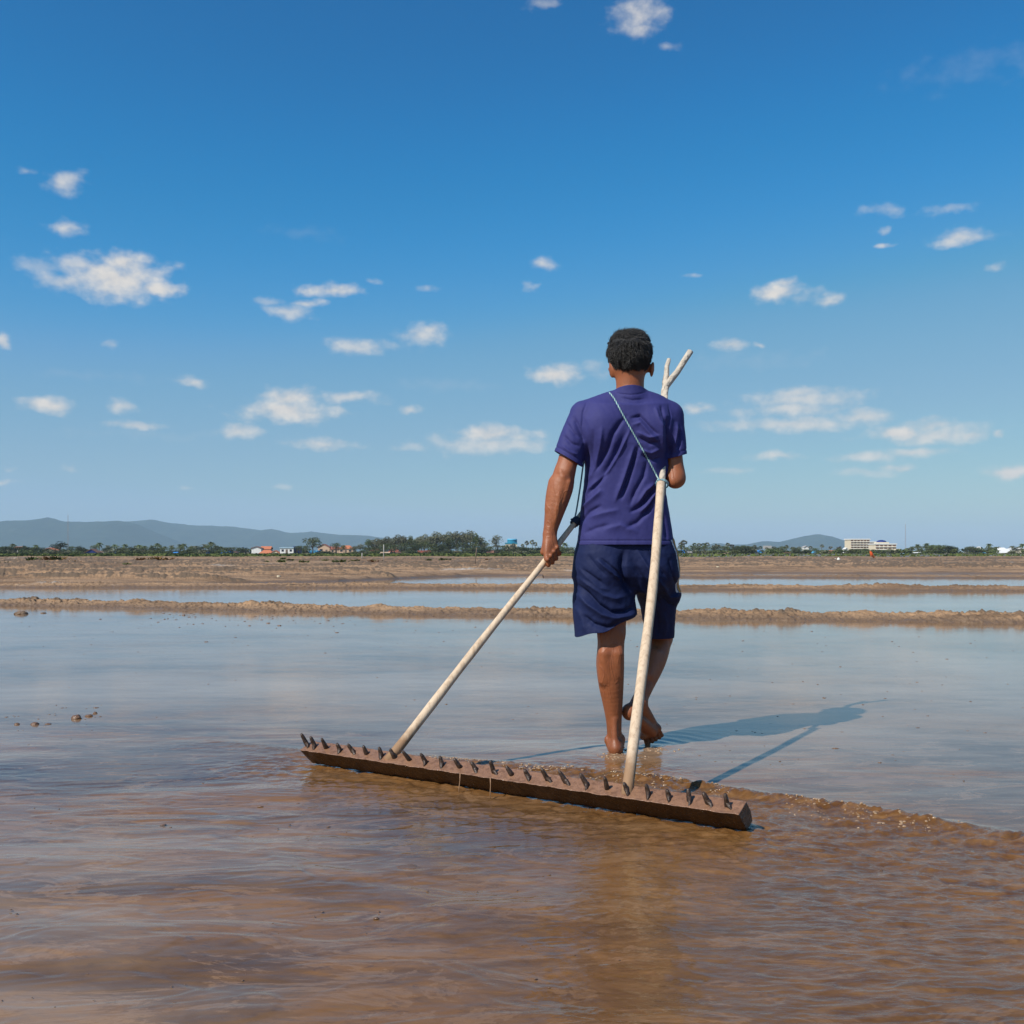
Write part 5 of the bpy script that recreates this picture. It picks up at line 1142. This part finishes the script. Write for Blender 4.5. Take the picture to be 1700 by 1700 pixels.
T_('broad', 585, [(640, 901, 20), (655, 903, 22), (672, 900, 22), (688, 898, 22), (704, 899, 24), (718, 901, 22), (736, 903, 24), (757, 902, 26), (772, 899, 24), (785, 902, 24), (799, 906, 20), (812, 907, 16), (838, 904, 22), (852, 905, 20), (864, 908, 18), (880, 909, 20), (893, 909, 18), (925, 908, 20), (942, 910, 20), (607, 906, 18), (622, 905, 16)])
T_('airy', 650, [(x_, y_, 26) for x_, y_ in ((618, 897), (634, 895), (650, 893), (666, 891), (684, 893), (700, 890), (716, 891), (731, 887), (744, 887), (760, 886), (775, 886), (788, 889), (800, 896))])
T_('broad', 560, [(x_, y_, 24) for x_, y_ in ((616, 908), (632, 909), (650, 909), (668, 908), (684, 909), (722, 908), (738, 909), (770, 909), (786, 908), (800, 910), (830, 910), (846, 911), (866, 911), (884, 912), (872, 908), (898, 907), (912, 908), (930, 907), (946, 908))])
T_('broad', 600, [(x_, y_, w_) for x_, y_, w_ in ((205, 910, 14), (220, 909, 16), (238, 910, 14), (254, 909, 16), (270, 911, 14), (284, 910, 14), (300, 909, 15), (316, 909, 16), (332, 908, 16), (346, 906, 16), (360, 909, 14), (372, 912, 12), (158, 907, 13), (182, 908, 13), (1132, 906, 16), (1150, 907, 16), (1170, 907, 17), (1186, 908, 15), (1202, 908, 16), (1222, 908, 16), (1238, 908, 16), (1252, 909, 15), (1300, 909, 16), (1318, 911, 14), (1352, 912, 13), (1392, 912, 13), (1512, 911, 14), (1524, 908, 14), (1546, 907, 18), (1558, 906, 18), (1570, 906.5, 18), (1581, 908, 16), (1612, 909, 16), (1628, 912, 14), (1646, 910, 14), (1686, 910, 14))])
T_('coco', 620, [(165, 901, 13), (177, 906, 10), (190, 904, 12), (208, 904, 12), (231, 905, 14), (240, 907, 11), (252, 906, 12), (262, 902, 13), (274, 908, 10), (286, 906, 11), (299, 904, 12), (306, 903, 12), (319, 907, 11), (327, 907, 12), (338, 904, 13), (351, 899.5, 15), (358, 906, 12), (367, 908, 10), (636, 896, 13), (22, 903, 12), (60, 905, 12), (41, 908, 11), (930, 905, 14), (938, 899, 13), (1192, 905, 12), (1207, 908, 11), (1234, 906, 12), (1246, 908, 12), (1524, 904, 12), (1538, 902, 12), (1548, 905, 12), (1642, 903, 12), (1653, 909, 9), (1690, 909, 10), (1682, 907, 12), (1698, 903, 14), (1515, 908, 10), (1507, 911, 9)])
T_('fan', 640, [(874, 897.5, 9), (884, 896, 9), (889, 900, 8), (868, 903, 7), (852, 902, 8), (905, 901, 9), (914, 903, 8), (921, 901, 9), (815, 907, 6), (1130, 903, 8), (1137, 899, 15), (1153, 903.5, 9), (1161, 904, 9), (1168, 904, 12), (1174, 903, 10), (1184, 907, 7), (1188, 905.5, 8), (1208, 903.5, 9), (1216, 906, 9), (1226, 909, 10), (1233, 908, 9), (1243, 909, 8), (1252, 907, 9), (1263, 909, 8), (1272, 911, 8), (1285, 909.5, 9), (1305, 907, 8), (1317, 910, 9), (1326, 910, 8), (1345, 909, 8), (1364, 906, 8), (1378, 909, 8), (1390, 910, 7), (1396, 909, 7), (1554, 909, 7), (1560, 908, 7), (1617, 912, 6), (1605, 912, 8)])
T_('broad', 610, [(1541, 908, 16), (1552, 909, 18), (1564, 907.5, 18), (1576, 908, 20), (1583, 910, 14), (1606, 911, 16), (1618, 911, 14), (1642, 911, 16), (1650, 914, 14), (1530, 913, 12), (1228, 909, 18), (1244, 909, 18), (1276, 912, 18), (1290, 911, 16), (1214, 911, 16), (1325, 912, 16), (1338, 914, 12), (1390, 915, 14), (1160, 909, 18), (1140, 910, 16), (1420, 914, 16), (1436, 913, 16), (1450, 914, 14), (1480, 914, 14), (1490, 915, 12)])
rnb = random.Random(5)
for x_ in range(-10, 1712, 13):
    if 960 < x_ < 1118 or 398 < x_ < 520: continue
    x2 = x_ + rnb.uniform(-4, 4); yt = rnb.uniform(911.5, 916) if not (1100 < x_) else rnb.uniform(912, 916.5)
    if any(abs(x2 - l_[0]) < 7 for l_ in LM) and rnb.random() < .75: yt = 917.5
    tree('bush', x2, yt, rnb.uniform(500, 530), rnb.uniform(16, 26))
for x_ in range(-6, 1712, 17):
    if 955 < x_ < 1118 or 412 < x_ < 500: continue
    x2 = x_ + rnb.uniform(-5, 5)
    tree('bush', x2, rnb.uniform(907.5, 912.5) if not any(abs(x2 - l_[0]) < 9 for l_ in LM) else 914.5, rnb.uniform(650, 690), rnb.uniform(18, 28))
for x_ in (412, 430, 445, 462, 478, 495, 510, 522, 536): tree('bush', x_, 919.3, 500, 10)
# labels that say which one
BIG = [(l_, p_) for l_, p_ in LANDM]
def trim(p_, n_):
    w_ = p_.split()[:n_]
    while w_[-1] in ('of', 'the', 'a', 'in', 'and', 'by', 'on', 'between', 'behind', 'left', 'right', 'at', 'to', 'just', 'with', 'above', 'below', 'under', 'two', 'its', 'over', 'long', 'foot', 'into', 'pale', 'front'): w_.pop()
    return ' '.join(w_)
seen = {}
for px_, ytop, kind, o in sorted(TREES, key=lambda t_: t_[0]):
    near = sorted(BIG, key=lambda l_: abs(l_[0] - px_))[0]; dx_ = px_ - near[0]
    rel = 'right of' if dx_ > 7 else 'left of' if dx_ < -7 else 'beside'
    nm, cat = KN[kind]; ph = near[1]
    ph = trim(ph, 6); key = (nm, rel, ph); seen.setdefault(key, []).append((px_, ytop, o, kind))
for (nm, rel, ph), lst in seen.items():
    for i, (px_, ytop, o, kind) in enumerate(lst):
        pre = '' if len(lst) == 1 else {2: ['nearer ', 'farther '], 3: ['nearest ', 'middle ', 'farthest ']}.get(len(lst), None)
        if pre is None: pre = ['first ', 'second ', 'third ', 'fourth ', 'fifth ', 'sixth ', 'seventh ', 'eighth ', 'ninth ', 'tenth '][min(i, 9)]
        elif pre != '': pre = pre[i] if rel == 'right of' else pre[-1 - i]
        if pre.startswith(('near', 'far', 'mid')) and rel == 'beside': pre = {'nearer ': 'right hand ', 'farther ': 'left hand ', 'nearest ': 'right ', 'middle ': 'middle ', 'farthest ': 'left '}[pre]
        tag(o, (pre + nm + ' ' + rel + ' the ' + ph) if not pre.endswith('th ') and pre[:5] not in ('first', 'secon', 'third') else pre + nm + ' from the left, near the ' + ph, KN[kind][1], GR[kind])
for k_, lst in PROTO.items():
    for s_ in lst:
        if s_.name not in used:
            for c_ in list(s_.children): bpy.data.objects.remove(c_)
            bpy.data.objects.remove(s_)
# green strip of field before the village
rn = np.random.RandomState(4); v, f = [], []
for i in range(40000):
    y_ = rn.uniform(165, 420); x_ = rn.uniform(-.56, .56) * y_
    if rn.rand() < sstep(-.1, .25, x_ / y_) * .75: continue
    h_ = rn.uniform(.10, .30) * (1 if rn.rand() < .9 else 1.8); w_ = h_ * rn.uniform(.6, 1.6); a = rn.uniform(0, 3.14); c_, s_ = math.cos(a) * w_, math.sin(a) * w_; k = len(v); z_ = -.14
    v += [(x_ - c_, y_ - s_, z_), (x_ + c_, y_ + s_, z_), (x_ + c_ * .4 + .1, y_ + s_, z_ + h_), (x_ - c_ * .6, y_ - s_ * .6, z_ + h_ * .9)]; f.append((k, k + 1, k + 2, k + 3))
fg = mesh_obj('grass', v, f, leafmat('field_grass', (.055, .085, .018), (.12, .135, .04)), smooth=False); tag(fg, kind='stuff')
# tufts on the mud banks
def tuft(leaf, seed, n=70):
    rn = random.Random(seed); v, f = [], []
    for i in range(n):
        a = rn.uniform(0, 6.283); r_ = rn.uniform(0, .8); L = rn.uniform(.3, 1) * (1.1 - r_ * .5); b = Vector((math.cos(a) * r_, math.sin(a) * r_ * .7, 0)); tp = b + Vector((math.cos(a) * L * .5, math.sin(a) * L * .5, L)) + Vector((rn.uniform(-.2, .2), 0, 0)); sd = Vector((rn.uniform(-1, 1), rn.uniform(-1, 1), .2)).normalized() * .09; k = len(v)
        v += [b - sd, b + sd, b.lerp(tp, .6) + sd * 1.6, tp]; f.append((k, k + 1, k + 2, k + 3))
    return mesh_obj('weed_tuft', v, f, ML[leaf], smooth=False)
M_rust = leafmat('rusty_weed', (.12, .06, .02), (.20, .11, .045)); ML['rust'] = M_rust
tf = {'green': [tuft('green', 1), tuft('green', 2)], 'rust': [tuft('rust', 3), tuft('rust', 4)]}; tu = set()
TL = [('green', 20, 936, .9), ('green', 55, 937, 1.1), ('rust', 85, 933, 1.6), ('rust', 100, 935, 1.4), ('green', 70, 938, .8), ('green', 25, 939, .6), ('green', 93, 937, 1.0), ('rust', 232, 932, 1.1), ('rust', 262, 933, 1.6), ('rust', 282, 933, 1.3), ('green', 247, 935, 1.0), ('green', 186, 939, .7), ('green', 143, 940, .6), ('green', 290, 936, .7), ('green', 340, 936, .9), ('green', 350, 938, .5), ('green', 407, 936, .6), ('rust', 408, 933, .6), ('green', 470, 931, .8), ('green', 467, 936, .9), ('green', 482, 934, .7), ('green', 505, 936, .8), ('green', 442, 936, .6), ('green', 566, 935, 1.0), ('green', 590, 934, .7), ('green', 620, 932, .6), ('green', 712, 934, .7), ('green', 739, 934, .9), ('rust', 812, 933, .9), ('rust', 625, 938, 1.1), ('green', 615, 939, .6), ('green', 656, 940, .4), ('green', 540, 934, .5), ('green', 210, 941, .5), ('green', 310, 938, .5), ('rust', 120, 938, .8), ('green', 7, 940, .6), ('green', 160, 939, .5)]
for kd, px_, py_, s_ in TL:
    d = CAMH * F / (py_ - HY - .8 + 2.2); src = random.Random(int(px_)).choice(tf[kd])
    if src.name in tu: o = src.copy(); COL.objects.link(o)
    else: o = src; tu.add(src.name)
    zz = float(land(np.array([[wx(px_, d)]]), np.array([[d]]))[0, 0]); o.location = (wx(px_, d), d, zz); hh = .33 * s_; o.scale = (hh * 1.9, hh * 1.4, hh * .8); o.rotation_euler = (0, 0, px_)
    nl_ = min(TL, key=lambda t_: (t_[1] == px_, abs(t_[1] - px_)))
    tag(o, ('low green weed tuft' if kd == 'green' else 'rusty brown weed tuft') + ' on the far mud', 'weed', 'green weeds on the mud' if kd == 'green' else 'rusty weeds on the mud')
for k_ in tf:
    for s_ in tf[k_]:
        if s_.name not in tu: bpy.data.objects.remove(s_)

# ---------------- lumps of mud standing in the water, crumbs and foam
def lump(name, px_, py_, wpx, hpx, label, seed, m_=None):
    d = CAMH * F / (py_ - HY); b = P(px_, py_, d); w_ = wpx * d / F / 2; h_ = hpx * d / F; bm_ = bmesh.new(); bmesh.ops.create_icosphere(bm_, subdivisions=4, radius=1); v = np.array([v_.co[:] for v_ in bm_.verts]); fc = [[v_.index for v_ in f_.verts] for f_ in bm_.faces]; bm_.free()
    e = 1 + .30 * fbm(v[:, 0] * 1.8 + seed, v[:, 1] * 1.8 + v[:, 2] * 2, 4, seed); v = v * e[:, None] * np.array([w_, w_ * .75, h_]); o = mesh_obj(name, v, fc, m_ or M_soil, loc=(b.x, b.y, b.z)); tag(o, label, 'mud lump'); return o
M_wetmud = simple('wet_mud', (.15, .082, .045), .35, .35, 20, .5, .5)
lump('mud_lump', 35, 1019.5, 22, 5, 'flat oval mud lump in the water at the far left, below the first bank', 1)
lump('mud_lump', 72, 1018, 10, 1.6, 'small low mud lump right of the flat oval one, far left', 2)
lump('mud_lump', 127, 1193, 17, 6, 'largest brown clod in the row of clods at the left', 3, M_wetmud)
lump('mud_lump', 58, 1203, 14, 4, 'dark clod near the left end of the row of clods', 4, M_wetmud)
lump('mud_lump', 28, 1203, 9, 3, 'small clod at the left end of the row of clods', 5, M_wetmud)
lump('mud_lump', 148, 1189, 13, 3, 'long low clod right of the largest brown clod', 6, M_wetmud)
lump('mud_lump', 158, 1184.5, 7, 3, 'little clod at the right end of the row of clods', 7, M_wetmud)
lump('mud_lump', 80, 1202.5, 11, 2, 'thin flat clod left of the largest brown clod', 8, M_wetmud)
lump('mud_lump', 365, 1315, 30, 2.6, 'dark peaked mud ridge breaking the water left of the rake', 9, M_wetmud)
lump('mud_lump', 677, 1441, 46, 3, 'low mud ridge with shadowed face in the foreground below the rake', 10, M_wetmud)
lump('mud_lump', 1112, 1281, 0.1, .1, '', 11) if False else None
rn = np.random.RandomState(12); v, f = [], []
ico = bmesh.new(); bmesh.ops.create_icosphere(ico, subdivisions=2, radius=1); iv = np.array([v_.co[:] for v_ in ico.verts]); if_ = [[v_.index for v_ in f_.verts] for f_ in ico.faces]; ico.free()
def put(x_, y_, z_, r_, fl, e=.25):
    k = len(v); s_ = 1 + e * rn.uniform(-1, 1, len(iv)); v.extend((iv * s_[:, None] * np.array([r_ * rn.uniform(.8, 1.8), r_, r_ * fl]) + np.array([x_, y_, z_])).tolist()); f.extend([[i + k for i in q_] for q_ in if_])
def scat(n, c0, c1, r0, r1, rmin, rmax, fl=.4):
    for _ in range(n):
        a, b = rn.uniform(c0, c1), r0 + (r1 - r0) * rn.rand() ** 1.3; g_ = G(a, b); px1 = g_.y / F; put(g_.x, g_.y, 0, px1 * rn.uniform(rmin, rmax) * (1 if rn.rand() < .85 else 1.8), fl)
scat(160, 0, 1700, 1020, 1075, .5, 1.2); scat(26, 10, 175, 1186, 1215, .6, 1.8); scat(14, 90, 170, 1170, 1192, .6, 1.6); scat(150, 0, 1700, 1080, 1300, .5, 1.3, .35)
scat(60, 260, 560, 1018, 1040, .6, 1.9, .45); scat(130, 0, 900, 1300, 1690, .8, 2.2, .35); scat(60, 900, 1700, 1400, 1690, .8, 2.4, .35); scat(40, 1150, 1650, 1130, 1290, .8, 1.9, .35)
cr = mesh_obj('mud_crumbs', v, f, M_wetmud); tag(cr, kind='stuff')
# foam and bubbles along the bow wave and round the feet
t = NT('foam_bubbles'); t.col((.34, .22, .125)); t.set(Roughness=.13, IOR=1.33, Specular__IOR__Level=1.0, Coat__Weight=.5, Coat__Roughness=.03); M_foam = t.m
v, f = [], []
WX = np.array(WAKE)
def on_wake(u_):
    L = np.hypot(*np.diff(WX, axis=0).T); c_ = np.concatenate([[0], np.cumsum(L)]); s_ = u_ * c_[-1]; return np.interp(s_, c_, WX[:, 0]), np.interp(s_, c_, WX[:, 1])
pts_ = []
for _ in range(2000):
    u_ = rn.uniform(.18, .80)
    if float(fbm(np.array(u_ * 30), np.array(.5), 3, 3)) < -.02: continue
    x_, y_ = on_wake(u_); o_ = rn.exponential(.045) - .006; pts_.append((x_ - o_ * .35 + rn.normal() * .006, y_ - o_, rn.choice([.0016, .0025, .004, .0062], p=[.45, .38, .16, .01])))
for _ in range(260):
    cxx, cyy, ss = [(1.15, 3.02, .10), (.05, 3.72, .10), (.42, 3.98, .05), (.58, 4.12, .07), (.30, 3.62, .12)][rn.randint(5)]; pts_.append((cxx + rn.normal() * ss, cyy + rn.normal() * ss * .5, rn.choice([.0016, .0028, .0045])))
px_a = np.array(pts_); zz, _, _ = water_fields(px_a[:, 0], px_a[:, 1])
for (x_, y_, r_), z_ in zip(pts_, zz): put(x_, y_, z_, r_, .75, .03)
put(1.17, 3.10, .002, .020, .7, .02)
fo = mesh_obj('foam', v, f, M_foam); tag(fo, kind='stuff')
# drips falling from the lifted pegs
M_drip = simple('muddy_drip', (.30, .17, .09), .1, .2, 40, .6)
for px_, y0_, y1_, lb_ in ((764, 1282, 1312, 'thread of muddy water running down from a peg, left of two'), (814, 1287, 1320, 'thread of muddy water running off the beam near its middle')):
    a = Vector(bar_at(px_, Ao * .0)) + Vector((0, -.004, .004)); 
    b = a + Vector((-.004 if px_ < 800 else .0, -.012, -.066))
    o = MB().tube([a, a.lerp(b, .35) + Vector((.001, -.002, 0)), a.lerp(b, .7), b], [.0022, .0014, .0019, .0010], 6).build('water_drip', M_drip, None, True); tag(o, lb_, 'water drip')
